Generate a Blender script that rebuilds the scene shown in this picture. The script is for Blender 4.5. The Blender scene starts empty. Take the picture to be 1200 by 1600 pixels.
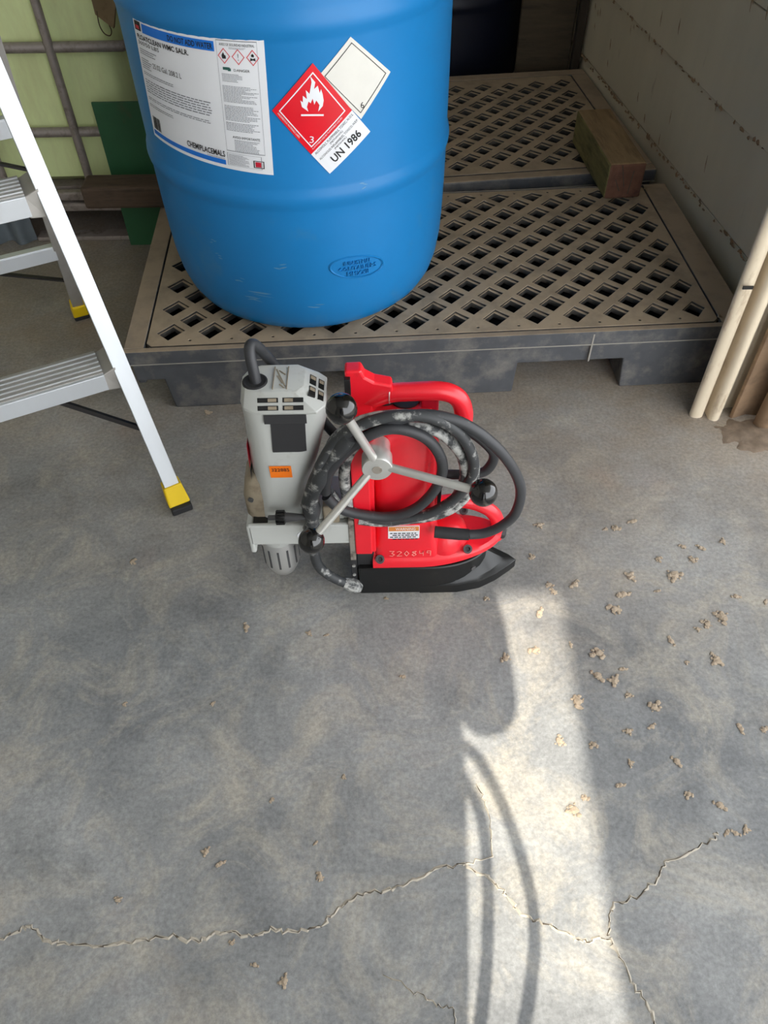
import bpy, bmesh, math, random
from mathutils import Vector, Matrix, noise as mnoise

sc = bpy.context.scene
COL = sc.collection
rnd = random.Random(7)
PI = math.pi

# ------------------------------------------------------------------ camera
cd = bpy.data.cameras.new('camera')
cam = bpy.data.objects.new('camera', cd)
COL.objects.link(cam)
sc.camera = cam
_p, _r = 0.859977, -0.0174314
_fwd = Vector((0, math.cos(_p), -math.sin(_p)))
_up0 = Vector((0, math.sin(_p), math.cos(_p)))
_rt0 = Vector((1, 0, 0))
_rt = _rt0 * math.cos(_r) + _up0 * math.sin(_r)
_up = -_rt0 * math.sin(_r) + _up0 * math.cos(_r)
M = Matrix.Identity(4)
for i in range(3):
    M[i][0], M[i][1], M[i][2] = _rt[i], _up[i], -_fwd[i]
M[2][3] = 1.1203
cam.matrix_world = M
cd.sensor_fit = 'VERTICAL'
cd.sensor_height = 32.0
cd.lens = 32.0 * 1205 / 1600
cd.clip_start = 0.02

# ------------------------------------------------------------------ sky, sun, exposure
w = bpy.data.worlds.new('sky')
sc.world = w
w.use_nodes = True
wn = w.node_tree
wn.nodes['Background'].inputs[0].default_value = (0.94, 0.97, 1.0, 1)
wn.nodes['Background'].inputs[1].default_value = 2.6
sl = bpy.data.lights.new('sun', 'SUN')
so = bpy.data.objects.new('sun', sl)
COL.objects.link(so)
sl.energy = 4.2
sl.angle = math.radians(0.53)
sl.color = (1.0, 0.93, 0.80)
SUN_EL = math.radians(50)
sdir = Vector((0.033 * math.cos(SUN_EL), math.cos(SUN_EL), -math.sin(SUN_EL)))
so.rotation_euler = sdir.to_track_quat('-Z', 'Y').to_euler()
so.location = (0, -4, 6)
sc.view_settings.view_transform = 'Standard'
sc.view_settings.look = 'None'
sc.view_settings.gamma = 1
sc.view_settings.use_curve_mapping = False
sc.view_settings.exposure = 0.82

# ------------------------------------------------------------------ materials
def s2l(c):
    return tuple(((x / 255) / 12.92 if x / 255 <= 0.04045 else ((x / 255 + 0.055) / 1.055) ** 2.4) for x in c)

def node(nt, kind, **kw):
    n = nt.nodes.new(kind)
    for k, v in kw.items():
        setattr(n, k, v)
    return n

def noise_node(nt, scale, detail=6, rough=0.6, coord='Object', stretch=None):
    tc = node(nt, 'ShaderNodeTexCoord')
    n = node(nt, 'ShaderNodeTexNoise')
    n.inputs['Scale'].default_value = scale
    n.inputs['Detail'].default_value = detail
    n.inputs['Roughness'].default_value = rough
    if stretch:
        mp = node(nt, 'ShaderNodeMapping')
        mp.inputs['Scale'].default_value = stretch
        nt.links.new(tc.outputs[coord], mp.inputs[0])
        nt.links.new(mp.outputs[0], n.inputs['Vector'])
    else:
        nt.links.new(tc.outputs[coord], n.inputs['Vector'])
    return n

def ramp(nt, src, p0, p1, c0=(0, 0, 0), c1=(1, 1, 1)):
    r = node(nt, 'ShaderNodeValToRGB')
    r.color_ramp.elements[0].position = p0
    r.color_ramp.elements[1].position = p1
    r.color_ramp.elements[0].color = (*c0, 1)
    r.color_ramp.elements[1].color = (*c1, 1)
    nt.links.new(src, r.inputs[0])
    return r

def mixc(nt, fac, a, b):
    m = node(nt, 'ShaderNodeMix', data_type='RGBA')
    if isinstance(fac, float):
        m.inputs[0].default_value = fac
    else:
        nt.links.new(fac, m.inputs[0])
    for sock, v in ((m.inputs[6], a), (m.inputs[7], b)):
        if isinstance(v, tuple):
            sock.default_value = (*v, 1)
        else:
            nt.links.new(v, sock)
    return m.outputs[2]

def math_node(nt, op, a, b=None, clamp=False):
    n = node(nt, 'ShaderNodeMath', operation=op, use_clamp=clamp)
    for k, v in enumerate((a, b)):
        if v is None:
            continue
        if isinstance(v, (int, float)):
            n.inputs[k].default_value = v
        else:
            nt.links.new(v, n.inputs[k])
    return n.outputs[0]

def mat(name, col, rough=0.5, metal=0.0, spots=None, spot_scale=20, spot_rng=(0.5, 0.7), var=0.08, var_scale=8,
        bump=0.0, bump_scale=60, dust=None, dust_amt=0.8, stretch=None, coat=0.0, spec=0.5):
    m = bpy.data.materials.new(name)
    m.use_nodes = True
    nt = m.node_tree
    b = nt.nodes['Principled BSDF']
    c = s2l(col)
    n = noise_node(nt, var_scale, stretch=stretch)
    lo = tuple(x * (1 - var) for x in c)
    hi = tuple(min(1, x * (1 + var)) for x in c)
    out = ramp(nt, n.outputs[0], 0.3, 0.7, lo, hi).outputs[0]
    if spots:
        n2 = noise_node(nt, spot_scale, 8, 0.65, stretch=stretch)
        f = ramp(nt, n2.outputs[0], *spot_rng)
        out = mixc(nt, f.outputs[0], out, s2l(spots))
    if dust:
        g = node(nt, 'ShaderNodeNewGeometry')
        sp = node(nt, 'ShaderNodeSeparateXYZ')
        nt.links.new(g.outputs['Normal'], sp.inputs[0])
        f = ramp(nt, sp.outputs[2], 0.35, 0.9)
        n3 = noise_node(nt, 14, 8, 0.65)
        f3 = ramp(nt, n3.outputs[0], 0.2, 0.55, (0.45, 0.45, 0.45), (1, 1, 1))
        ff = math_node(nt, 'MULTIPLY', f.outputs[0], f3.outputs[0])
        ff = math_node(nt, 'MULTIPLY', ff, dust_amt)
        out = mixc(nt, ff, out, s2l(dust))
    nt.links.new(out, b.inputs['Base Color'])
    b.inputs['Roughness'].default_value = rough
    b.inputs['Metallic'].default_value = metal
    b.inputs['Specular IOR Level'].default_value = spec
    if coat:
        b.inputs['Coat Weight'].default_value = coat
        b.inputs['Coat Roughness'].default_value = 0.15
    if bump:
        n4 = noise_node(nt, bump_scale, 6, 0.6, stretch=stretch)
        bp = node(nt, 'ShaderNodeBump')
        bp.inputs['Strength'].default_value = bump
        bp.inputs['Distance'].default_value = 0.002
        nt.links.new(n4.outputs[0], bp.inputs['Height'])
        nt.links.new(bp.outputs[0], b.inputs['Normal'])
    return m

def floor_mat():
    m = bpy.data.materials.new('worn_concrete')
    m.use_nodes = True
    nt = m.node_tree
    b = nt.nodes['Principled BSDF']
    tc = node(nt, 'ShaderNodeTexCoord')
    big = noise_node(nt, 2.6, 9, 0.62)
    big.inputs['Distortion'].default_value = 0.6
    out = ramp(nt, big.outputs[0], 0.34, 0.64, s2l((118, 120, 122)), s2l((168, 169, 168))).outputs[0]
    med = noise_node(nt, 7.5, 12, 0.74)
    med.inputs['Distortion'].default_value = 0.8
    f = ramp(nt, med.outputs[0], 0.47, 0.64)
    f.color_ramp.elements[1].color = (0.7, 0.7, 0.7, 1)
    out = mixc(nt, f.outputs[0], out, s2l((186, 179, 165)))
    dk = noise_node(nt, 4.8, 12, 0.76)
    dk.inputs['Distortion'].default_value = 0.5
    f = ramp(nt, dk.outputs[0], 0.49, 0.66)
    f.color_ramp.elements[1].color = (0.6, 0.6, 0.6, 1)
    out = mixc(nt, f.outputs[0], out, s2l((108, 110, 112)))
    # pale scuffs dragged across the slab
    sc_ = noise_node(nt, 9, 10, 0.75, stretch=(0.5, 1.6, 1))
    f = ramp(nt, sc_.outputs[0], 0.60, 0.74)
    f.color_ramp.elements[1].color = (0.6, 0.6, 0.6, 1)
    out = mixc(nt, f.outputs[0], out, s2l((204, 198, 188)))
    # dry tan mud tracked in around the pallets and along the right wall
    sp = node(nt, 'ShaderNodeSeparateXYZ')
    nt.links.new(tc.outputs['Object'], sp.inputs[0])
    gy = ramp(nt, math_node(nt, 'ADD', math_node(nt, 'MULTIPLY', sp.outputs[1], 0.5), math_node(nt, 'MULTIPLY', sp.outputs[0], 0.10)), 0.30, 0.66)
    nd = noise_node(nt, 4.0, 9, 0.68)
    fd = math_node(nt, 'MULTIPLY', gy.outputs[0], ramp(nt, nd.outputs[0], 0.30, 0.62, (0.25,) * 3, (1,) * 3).outputs[0])
    fd = math_node(nt, 'MULTIPLY', fd, 0.85)
    out = mixc(nt, fd, out, s2l((146, 131, 113)))
    st = noise_node(nt, 3.0, 6, 0.6)
    f = ramp(nt, st.outputs[0], 0.60, 0.75)
    f.color_ramp.elements[1].color = (0.35, 0.35, 0.35, 1)
    out = mixc(nt, f.outputs[0], out, s2l((160, 132, 116)))
    fine = noise_node(nt, 150, 4, 0.7)
    f = ramp(nt, fine.outputs[0], 0.32, 0.68, (0.76,) * 3, (1.16,) * 3)
    mm = node(nt, 'ShaderNodeMix', data_type='RGBA', blend_type='MULTIPLY')
    mm.inputs[0].default_value = 1.0
    nt.links.new(out, mm.inputs[6])
    nt.links.new(f.outputs[0], mm.inputs[7])
    nt.links.new(mm.outputs[2], b.inputs['Base Color'])
    b.inputs['Roughness'].default_value = 0.62
    b.inputs['Specular IOR Level'].default_value = 0.35
    hb = noise_node(nt, 45, 8, 0.7)
    bp = node(nt, 'ShaderNodeBump')
    bp.inputs['Strength'].default_value = 0.35
    bp.inputs['Distance'].default_value = 0.003
    nt.links.new(hb.outputs[0], bp.inputs['Height'])
    nt.links.new(bp.outputs[0], b.inputs['Normal'])
    return m

MT = dict(
    concrete=floor_mat(),
    crack=mat('crack_dark', (84, 76, 66), 0.95, var=0.2, var_scale=60),
    cracklight=mat('crack_crumbled_edge', (178, 170, 156), 0.95, var=0.15, var_scale=90),
    clod=mat('dried_mud', (186, 168, 146), 0.95, var=0.2, var_scale=60, bump=0.6, bump_scale=200),
    wallboard=mat('painted_wall_board', (212, 201, 176), 0.6, spots=(140, 120, 96), spot_scale=7, spot_rng=(0.66, 0.9), var=0.05, var_scale=3, stretch=(3.0, 3.0, 0.8)),
    grime=mat('rusty_grime', (146, 120, 92), 0.95, var=0.3, var_scale=60),
    plywood=mat('weathered_plywood', (78, 68, 54), 0.85, spots=(50, 42, 34), spot_scale=5, var=0.2, stretch=(1, 1, 6)),
    darkpost=mat('dark_post', (52, 44, 36), 0.85, var=0.2),
    plaster=mat('plain_plaster', (186, 182, 172), 0.85, var=0.06),
    ceil=mat('ceiling_sheet', (170, 170, 166), 0.7, var=0.05),
    blue=mat('blue_drum_plastic', (24, 124, 190), 0.42, spots=(70, 132, 176), spot_scale=7, spot_rng=(0.60, 0.85), var=0.05, var_scale=5, bump=0.05, bump_scale=40, spec=0.4),
    navy=mat('shade_dark_drum_plastic', (6, 12, 34), 0.5, var=0.1),  # blue drum plastic with the deep shade at the back painted in
    pallet=mat('dusty_black_plastic', (74, 76, 80), 0.7, spots=(122, 118, 112), spot_scale=14, spot_rng=(0.48, 0.74), var=0.15, var_scale=20, dust=(168, 148, 124), dust_amt=0.95, bump=0.2, bump_scale=70),
    grate=mat('dusty_grate_plastic', (62, 60, 58), 0.75, spots=(96, 88, 78), spot_scale=22, var=0.15, var_scale=20, dust=(174, 154, 128), dust_amt=0.97, bump=0.25, bump_scale=90),
    seam=mat('pale_mould_line', (150, 146, 138), 0.8),
    sump=mat('shade_dark_sump', (9, 11, 16), 0.7),  # shade inside the grate holes painted as a near-black colour
    wood=mat('old_wood', (150, 124, 90), 0.85, spots=(116, 94, 68), spot_scale=9, var=0.2, var_scale=10, stretch=(6, 1, 6), bump=0.3, bump_scale=40),
    woodend=mat('cut_wood_end', (112, 78, 62), 0.9, var=0.25, var_scale=30, spots=(84, 58, 50), spot_scale=20),
    woodgreen=mat('mossy_wood_side', (134, 126, 80), 0.9, var=0.25, var_scale=14, spots=(88, 76, 50), spot_scale=10, stretch=(6, 1, 6)),
    darktimber=mat('dark_timber', (88, 72, 58), 0.9, spots=(60, 50, 42), spot_scale=9, var=0.2, stretch=(1, 6, 6), bump=0.3),
    totebottle=mat('yellowed_tote_plastic', (222, 234, 172), 0.5, spots=(206, 210, 152), spot_scale=5, spot_rng=(0.45, 0.75), var=0.06, var_scale=6, stretch=(3, 3, 0.8)),
    galv=mat('dull_galvanised_steel', (158, 148, 142), 0.5, 0.3, spots=(104, 94, 88), spot_scale=30, var=0.15, var_scale=30),
    galvblue=mat('corrugated_steel', (128, 138, 146), 0.5, 0.5, var=0.12, var_scale=20),
    green=mat('green_painted_plate', (40, 92, 58), 0.55, spots=(84, 74, 50), spot_scale=6, spot_rng=(0.62, 0.8), var=0.12, var_scale=8),
    alu=mat('brushed_aluminium', (214, 218, 222), 0.42, 0.55, var=0.05, var_scale=12, stretch=(1, 1, 0.2)),
    aludark=mat('inner_aluminium', (172, 168, 162), 0.5, 0.4, var=0.1, var_scale=20),
    yellow=mat('yellow_plastic', (244, 206, 14), 0.5, var=0.06, spots=(150, 120, 30), spot_scale=60, spot_rng=(0.62, 0.8)),
    rubber=mat('black_rubber', (38, 38, 40), 0.7, var=0.15, var_scale=40),
    blacksteel=mat('black_steel_strip', (44, 42, 42), 0.5, 0.3, var=0.1),
    sheet=mat('cream_sheet_metal', (212, 198, 174), 0.5, spots=(140, 112, 84), spot_scale=14, spot_rng=(0.55, 0.75), var=0.08, stretch=(2, 2, 0.6)),
    sheetbrown=mat('rusty_sheet_metal', (128, 104, 80), 0.8, spots=(92, 74, 58), spot_scale=14, var=0.15),
    soil=mat('heaped_dirt', (124, 108, 92), 0.95, var=0.25, var_scale=60, bump=0.6, bump_scale=120),
    red=mat('red_enamel', (234, 30, 46), 0.34, var=0.04, var_scale=20, spots=(170, 30, 36), spot_scale=26, spot_rng=(0.62, 0.85), coat=0.2, bump=0.04, bump_scale=120),
    grey=mat('grey_cast_plastic', (190, 192, 188), 0.42, spots=(160, 158, 150), spot_scale=24, spot_rng=(0.6, 0.8), var=0.04, bump=0.04, bump_scale=150),
    greydirty=mat('grime_stained_casting', (150, 138, 118), 0.55, spots=(112, 98, 80), spot_scale=26, var=0.1),
    black=mat('black_enamel', (20, 21, 22), 0.38, var=0.15, var_scale=20, spots=(48, 46, 44), spot_scale=30, spot_rng=(0.6, 0.8)),
    blacksatin=mat('black_satin_plastic', (46, 46, 48), 0.5, var=0.08, var_scale=30),
    gloss=mat('glossy_black_ball', (10, 10, 11), 0.12, coat=0.5),
    chrome=mat('satin_chrome', (226, 226, 224), 0.3, 0.8, var=0.05),
    steel=mat('machined_steel', (222, 222, 218), 0.33, 0.72, var=0.06, var_scale=30),
    darksteel=mat('dark_tool_steel', (92, 92, 94), 0.4, 0.5, var=0.1),
    rack=mat('worn_rack_steel', (156, 148, 138), 0.5, 0.3, spots=(70, 64, 58), spot_scale=60, var=0.15),
    cord=mat('black_rubber_cord', (54, 56, 58), 0.55, spots=(168, 168, 164), spot_scale=60, spot_rng=(0.54, 0.68), var=0.1, var_scale=30),
    cordclean=mat('clean_rubber_cord', (52, 53, 56), 0.5, spots=(104, 104, 104), spot_scale=40, spot_rng=(0.64, 0.8), var=0.1, var_scale=30),
    corddirty=mat('paint_smeared_cord', (62, 64, 66), 0.6, spots=(186, 186, 182), spot_scale=75, spot_rng=(0.42, 0.58), var=0.1, var_scale=30),
    paper=mat('white_label_paper', (236, 238, 242), 0.45, var=0.02),
    paperworn=mat('crumpled_white_paper', (226, 224, 216), 0.5, var=0.05, var_scale=14, bump=0.5, bump_scale=16),
    ink=mat('black_ink', (30, 30, 32), 0.6),
    inkgrey=mat('grey_ink', (120, 122, 128), 0.6),
    inkblue=mat('blue_ink', (18, 116, 214), 0.5),
    inkred=mat('red_ink', (226, 10, 34), 0.35, coat=0.3),
    inkdarkred=mat('dark_red_ink', (196, 26, 52), 0.4),
    inkpink=mat('pictogram_red', (214, 84, 92), 0.5),
    inkgreen=mat('dark_green_ink', (44, 92, 84), 0.5),
    orange=mat('orange_sticker', (248, 122, 12), 0.5, var=0.05),
    warn=mat('warning_orange', (214, 132, 60), 0.5),
    scratch=mat('pink_scratch', (240, 150, 140), 0.6),
    card=mat('brown_card_tag', (128, 108, 78), 0.8, spots=(96, 78, 54), spot_scale=30, var=0.12),
    wire=mat('rusty_wire', (92, 78, 52), 0.6, 0.4),
    rub=mat('pale_rub_mark', (96, 150, 190), 0.6),
    skin=mat('skin', (196, 150, 122), 0.5),
    shirt=mat('work_shirt', (70, 84, 110), 0.9),
    trousers=mat('work_trousers', (60, 60, 66), 0.9),
    hair=mat('dark_hair', (40, 30, 24), 0.8),
)

# ------------------------------------------------------------------ mesh helpers
class MB:
    def __init__(self):
        self.v, self.f, self.m = [], [], []
    def add(self, verts, faces, mi=0):
        o = len(self.v)
        self.v += [tuple(p) for p in verts]
        self.f += [tuple(i + o for i in f) for f in faces]
        self.m += [mi] * len(faces)
        return self
    def box(self, x0, x1, y0, y1, z0, z1, mi=0):
        return self.add([(x0, y0, z0), (x1, y0, z0), (x1, y1, z0), (x0, y1, z0), (x0, y0, z1), (x1, y0, z1), (x1, y1, z1), (x0, y1, z1)],
                        [(3, 2, 1, 0), (4, 5, 6, 7), (0, 1, 5, 4), (1, 2, 6, 5), (2, 3, 7, 6), (3, 0, 4, 7)], mi)
    def bar(self, a, b, ux, wx, wy, mi=0, off=(0, 0)):
        """box beam from a to b; ux = hint for the width axis"""
        a, b = Vector(a), Vector(b)
        d = (b - a).normalized()
        y = d.cross(Vector(ux)).normalized()
        x = y.cross(d).normalized()
        vs = []
        for p in (a, b):
            for sx, sy in ((-1, -1), (1, -1), (1, 1), (-1, 1)):
                vs.append(p + x * (sx * wx / 2 + off[0]) + y * (sy * wy / 2 + off[1]))
        return self.add(vs, [(3, 2, 1, 0), (4, 5, 6, 7), (0, 1, 5, 4), (1, 2, 6, 5), (2, 3, 7, 6), (3, 0, 4, 7)], mi)
    def prism_xz(self, poly, y0, y1, mi=0):
        n = len(poly)
        vs = [(x, y0, z) for x, z in poly] + [(x, y1, z) for x, z in poly]
        fs = [tuple(range(n)), tuple(range(2 * n - 1, n - 1, -1))] + [(i, i + n, (i + 1) % n + n, (i + 1) % n) for i in range(n)]
        return self.add(vs, fs, mi)
    def prism_xy(self, poly, z0, z1, mi=0, poly1=None):
        n = len(poly)
        p1 = poly1 or poly
        vs = [(x, y, z0) for x, y in poly] + [(x, y, z1) for x, y in p1]
        fs = [tuple(range(n - 1, -1, -1)), tuple(range(n, 2 * n))] + [(i, (i + 1) % n, (i + 1) % n + n, i + n) for i in range(n)]
        return self.add(vs, fs, mi)
    def loft(self, rings, mi=0, caps=True):
        n = len(rings[0])
        vs = [p for r in rings for p in r]
        fs = []
        for k in range(len(rings) - 1):
            for i in range(n):
                j = (i + 1) % n
                fs.append((k * n + i, k * n + j, (k + 1) * n + j, (k + 1) * n + i))
        if caps:
            fs.append(tuple(range(n - 1, -1, -1)))
            fs.append(tuple(range((len(rings) - 1) * n, len(rings) * n)))
        return self.add(vs, fs, mi)
    def tube(self, pts, r, seg=10, mi=0, caps=True):
        pts = [Vector(p) for p in pts]
        rs = r if isinstance(r, (list, tuple)) else [r] * len(pts)
        t0 = (pts[1] - pts[0]).normalized()
        up = Vector((0, 0, 1)) if abs(t0.z) < 0.9 else Vector((1, 0, 0))
        x = t0.cross(up).normalized()
        rings = []
        for k, p in enumerate(pts):
            t = (pts[min(k + 1, len(pts) - 1)] - pts[max(k - 1, 0)]).normalized()
            x = (x - t * x.dot(t)).normalized()
            y = t.cross(x)
            rings.append([p + (x * math.cos(a) + y * math.sin(a)) * rs[k] for a in (2 * PI * i / seg for i in range(seg))])
        return self.loft(rings, mi, caps)
    def lathe(self, prof, origin=(0, 0, 0), axis=(0, 0, 1), seg=24, mi=0):
        """prof: list of (radius, height along axis)"""
        o, a = Vector(origin), Vector(axis).normalized()
        h = Vector((1, 0, 0)) if abs(a.x) < 0.9 else Vector((0, 1, 0))
        x = a.cross(h).normalized()
        y = a.cross(x)
        rings = [[o + a * z + (x * math.cos(t) + y * math.sin(t)) * max(r, 1e-5) for t in (2 * PI * i / seg for i in range(seg))] for r, z in prof]
        return self.loft(rings, mi, True)
    def build(self, name, mats, parent=None, smooth=None, bevel=0, seg=2):
        me = bpy.data.meshes.new(name)
        me.from_pydata(self.v, [], self.f)
        for m in (mats if isinstance(mats, (list, tuple)) else [mats]):
            me.materials.append(m)
        me.polygons.foreach_set('material_index', self.m)
        bm = bmesh.new()
        bm.from_mesh(me)
        bmesh.ops.recalc_face_normals(bm, faces=bm.faces)
        if smooth:
            lim = math.radians(smooth)
            for f in bm.faces:
                f.smooth = True
            for e in bm.edges:
                if len(e.link_faces) == 2 and e.calc_face_angle(0) > lim:
                    e.smooth = False
        bm.to_mesh(me)
        bm.free()
        ob = bpy.data.objects.new(name, me)
        COL.objects.link(ob)
        if bevel:
            bv = ob.modifiers.new('bevel', 'BEVEL')
            bv.width = bevel
            bv.segments = seg
            bv.limit_method = 'ANGLE'
            bv.angle_limit = math.radians(35)
        if parent:
            ob.parent = parent
        return ob

def spline(pts, n=8, closed=False):
    P = [Vector(p) for p in pts]
    out = []
    N = len(P)
    for i in range(N if closed else N - 1):
        g = (lambda k: P[k % N]) if closed else (lambda k: P[max(0, min(N - 1, k))])
        p0, p1, p2, p3 = g(i - 1), g(i), g(i + 1), g(i + 2)
        for k in range(n):
            t = k / n
            out.append(0.5 * ((2 * p1) + (p2 - p0) * t + (2 * p0 - 5 * p1 + 4 * p2 - p3) * t * t + (3 * p1 - p0 - 3 * p2 + p3) * t ** 3))
    if not closed:
        out.append(P[-1])
    return out

def tag(o, label, cat, group=None):
    o['label'] = label
    o['category'] = cat
    if group:
        o['group'] = group
    return o

def thing(name, label, cat, loc=(0, 0, 0), group=None):
    o = bpy.data.objects.new(name, None)
    COL.objects.link(o)
    o.location = loc
    o.empty_display_size = 0.05
    return tag(o, label, cat, group)

def local(o, loc):
    """parts are modelled in world metres; move their mesh under the thing's base"""
    v = Vector(loc)
    for ch in o.children:
        ch.matrix_parent_inverse = Matrix.Translation(-v)

def struct(name, mb, mats, parent=None, **kw):
    o = mb.build(name, mats, parent, **kw)
    o['kind'] = 'structure'
    return o

_fonts = {}
def text_mesh(s, bold=0.0):
    """flat triangles of a string, scaled to the unit square"""
    if (s, bold) in _fonts:
        return _fonts[(s, bold)]
    cu = bpy.data.curves.new('lettering', 'FONT')
    cu.body = s
    cu.resolution_u = 2
    cu.offset = bold
    ob = bpy.data.objects.new('lettering', cu)
    COL.objects.link(ob)
    me = bpy.data.meshes.new_from_object(ob)
    vs = [v.co.copy() for v in me.vertices]
    fs = [tuple(p.vertices) for p in me.polygons]
    bpy.data.objects.remove(ob)
    bpy.data.curves.remove(cu)
    bpy.data.meshes.remove(me)
    x0, x1 = min(v.x for v in vs), max(v.x for v in vs)
    y0, y1 = min(v.y for v in vs), max(v.y for v in vs)
    vs = [((v.x - x0) / (x1 - x0), (v.y - y0) / (y1 - y0)) for v in vs]
    _fonts[(s, bold)] = (vs, fs)
    return vs, fs

def text_relief(s):
    """letters with walls: (x, y) in the unit square, third value 0 (foot) or 1 (face)"""
    cu = bpy.data.curves.new('lettering', 'FONT')
    cu.body = s
    cu.resolution_u = 1
    cu.extrude = .05
    ob = bpy.data.objects.new('lettering', cu)
    COL.objects.link(ob)
    me = bpy.data.meshes.new_from_object(ob)
    vs = [v.co.copy() for v in me.vertices]
    fs = [tuple(p.vertices) for p in me.polygons]
    bpy.data.objects.remove(ob)
    bpy.data.curves.remove(cu)
    bpy.data.meshes.remove(me)
    x0, x1 = min(v.x for v in vs), max(v.x for v in vs)
    y0, y1 = min(v.y for v in vs), max(v.y for v in vs)
    return [((v.x - x0) / (x1 - x0), (v.y - y0) / (y1 - y0), 1 if v.z > 0 else 0) for v in vs], fs

# ---- measured paths (metres)
A = [(-0.088,0.781,0.309),(-0.07,0.781,0.366),(-0.028,0.781,0.405),(0.037,0.781,0.414),(0.09,0.781,0.395),(0.122,0.781,0.352),(0.134,0.781,0.296),(0.123,0.781,0.243),(0.092,0.781,0.208),(0.04,0.781,0.194),(-0.015,0.781,0.195),(-0.059,0.781,0.219),(-0.081,0.781,0.26)]
B = [(-0.086,0.764,0.279),(-0.076,0.764,0.326),(-0.033,0.764,0.382),(0.013,0.764,0.405),(0.059,0.764,0.386),(0.083,0.764,0.34),(0.079,0.764,0.291),(0.051,0.764,0.243),(0.01,0.764,0.222),(-0.039,0.764,0.229),(-0.069,0.764,0.245),(-0.085,0.764,0.271)]
C = [(-0.054,0.777,0.234),(-0.057,0.777,0.305),(-0.042,0.777,0.357),(-0.007,0.777,0.391),(0.039,0.777,0.395),(0.076,0.777,0.386),(0.106,0.777,0.351),(0.119,0.777,0.312),(0.117,0.777,0.273),(0.098,0.777,0.23),(0.055,0.777,0.206),(-0.0,0.777,0.195),(-0.04,0.777,0.201)]
D = [(-0.118,0.768,0.246),(-0.099,0.768,0.309),(-0.069,0.768,0.373),(-0.033,0.768,0.406),(0.013,0.768,0.424),(0.062,0.768,0.421),(0.102,0.768,0.394),(0.125,0.768,0.349),(0.129,0.768,0.309),(0.115,0.768,0.27),(0.092,0.768,0.241),(0.058,0.768,0.218),(-0.0,0.768,0.209),(-0.049,0.768,0.23)]
E = [(0.002,0.772,0.405),(0.053,0.772,0.422),(0.112,0.772,0.403),(0.167,0.772,0.348),(0.202,0.772,0.279),(0.203,0.772,0.218),(0.184,0.772,0.185),(0.159,0.772,0.168),(0.135,0.772,0.165)]
F = [(0.112,0.81,0.362),(0.138,0.81,0.343),(0.164,0.81,0.309),(0.16,0.81,0.278),(0.142,0.81,0.265),(0.097,0.81,0.265),(0.059,0.81,0.27)]
S_ = [(-0.044,0.768,0.39),(-0.071,0.768,0.348),(-0.092,0.768,0.305),(-0.108,0.768,0.26),(-0.11,0.768,0.224),(-0.113,0.768,0.193)]
G = [(-0.116,0.775,0.127),(-0.112,0.775,0.089),(-0.099,0.775,0.063),(-0.079,0.775,0.042),(-0.059,0.775,0.03)]
DH = [(-0.025,0.83,0.391),(0.003,0.83,0.402),(0.039,0.83,0.413),(0.083,0.83,0.413),(0.107,0.83,0.4),(0.117,0.83,0.372),(0.117,0.83,0.338)]
LH = [(0.084,0.835,0.171),(0.121,0.835,0.176),(0.153,0.835,0.167),(0.179,0.835,0.147),(0.191,0.835,0.12),(0.192,0.835,0.081)]
CR1 = [(-0.51,0.24),(-0.489,0.252),(-0.474,0.257),(-0.447,0.238),(-0.416,0.232),(-0.367,0.231),(-0.33,0.236),(-0.285,0.241),(-0.251,0.233),(-0.231,0.244),(-0.202,0.243),(-0.176,0.24),(-0.156,0.247),(-0.122,0.242),(-0.089,0.25),(-0.077,0.266),(-0.043,0.287),(-0.009,0.291),(0.026,0.3),(0.062,0.319),(0.101,0.322),(0.131,0.307),(0.151,0.29),(0.165,0.268),(0.192,0.25),(0.216,0.243),(0.243,0.227),(0.259,0.228),(0.281,0.23),(0.289,0.212),(0.302,0.176),(0.316,0.152),(0.322,0.129)]
CR2 = [(0.281,0.23),(0.288,0.257),(0.297,0.27),(0.333,0.279),(0.365,0.303),(0.379,0.323),(0.417,0.335),(0.453,0.352),(0.46,0.36)]
CR3 = [(0.101,0.322),(0.14,0.333),(0.143,0.374),(0.138,0.411),(0.129,0.434)]
CR4 = [(-0.01,0.195),(0.029,0.173),(0.053,0.16),(0.072,0.156),(0.081,0.133)]
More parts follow.
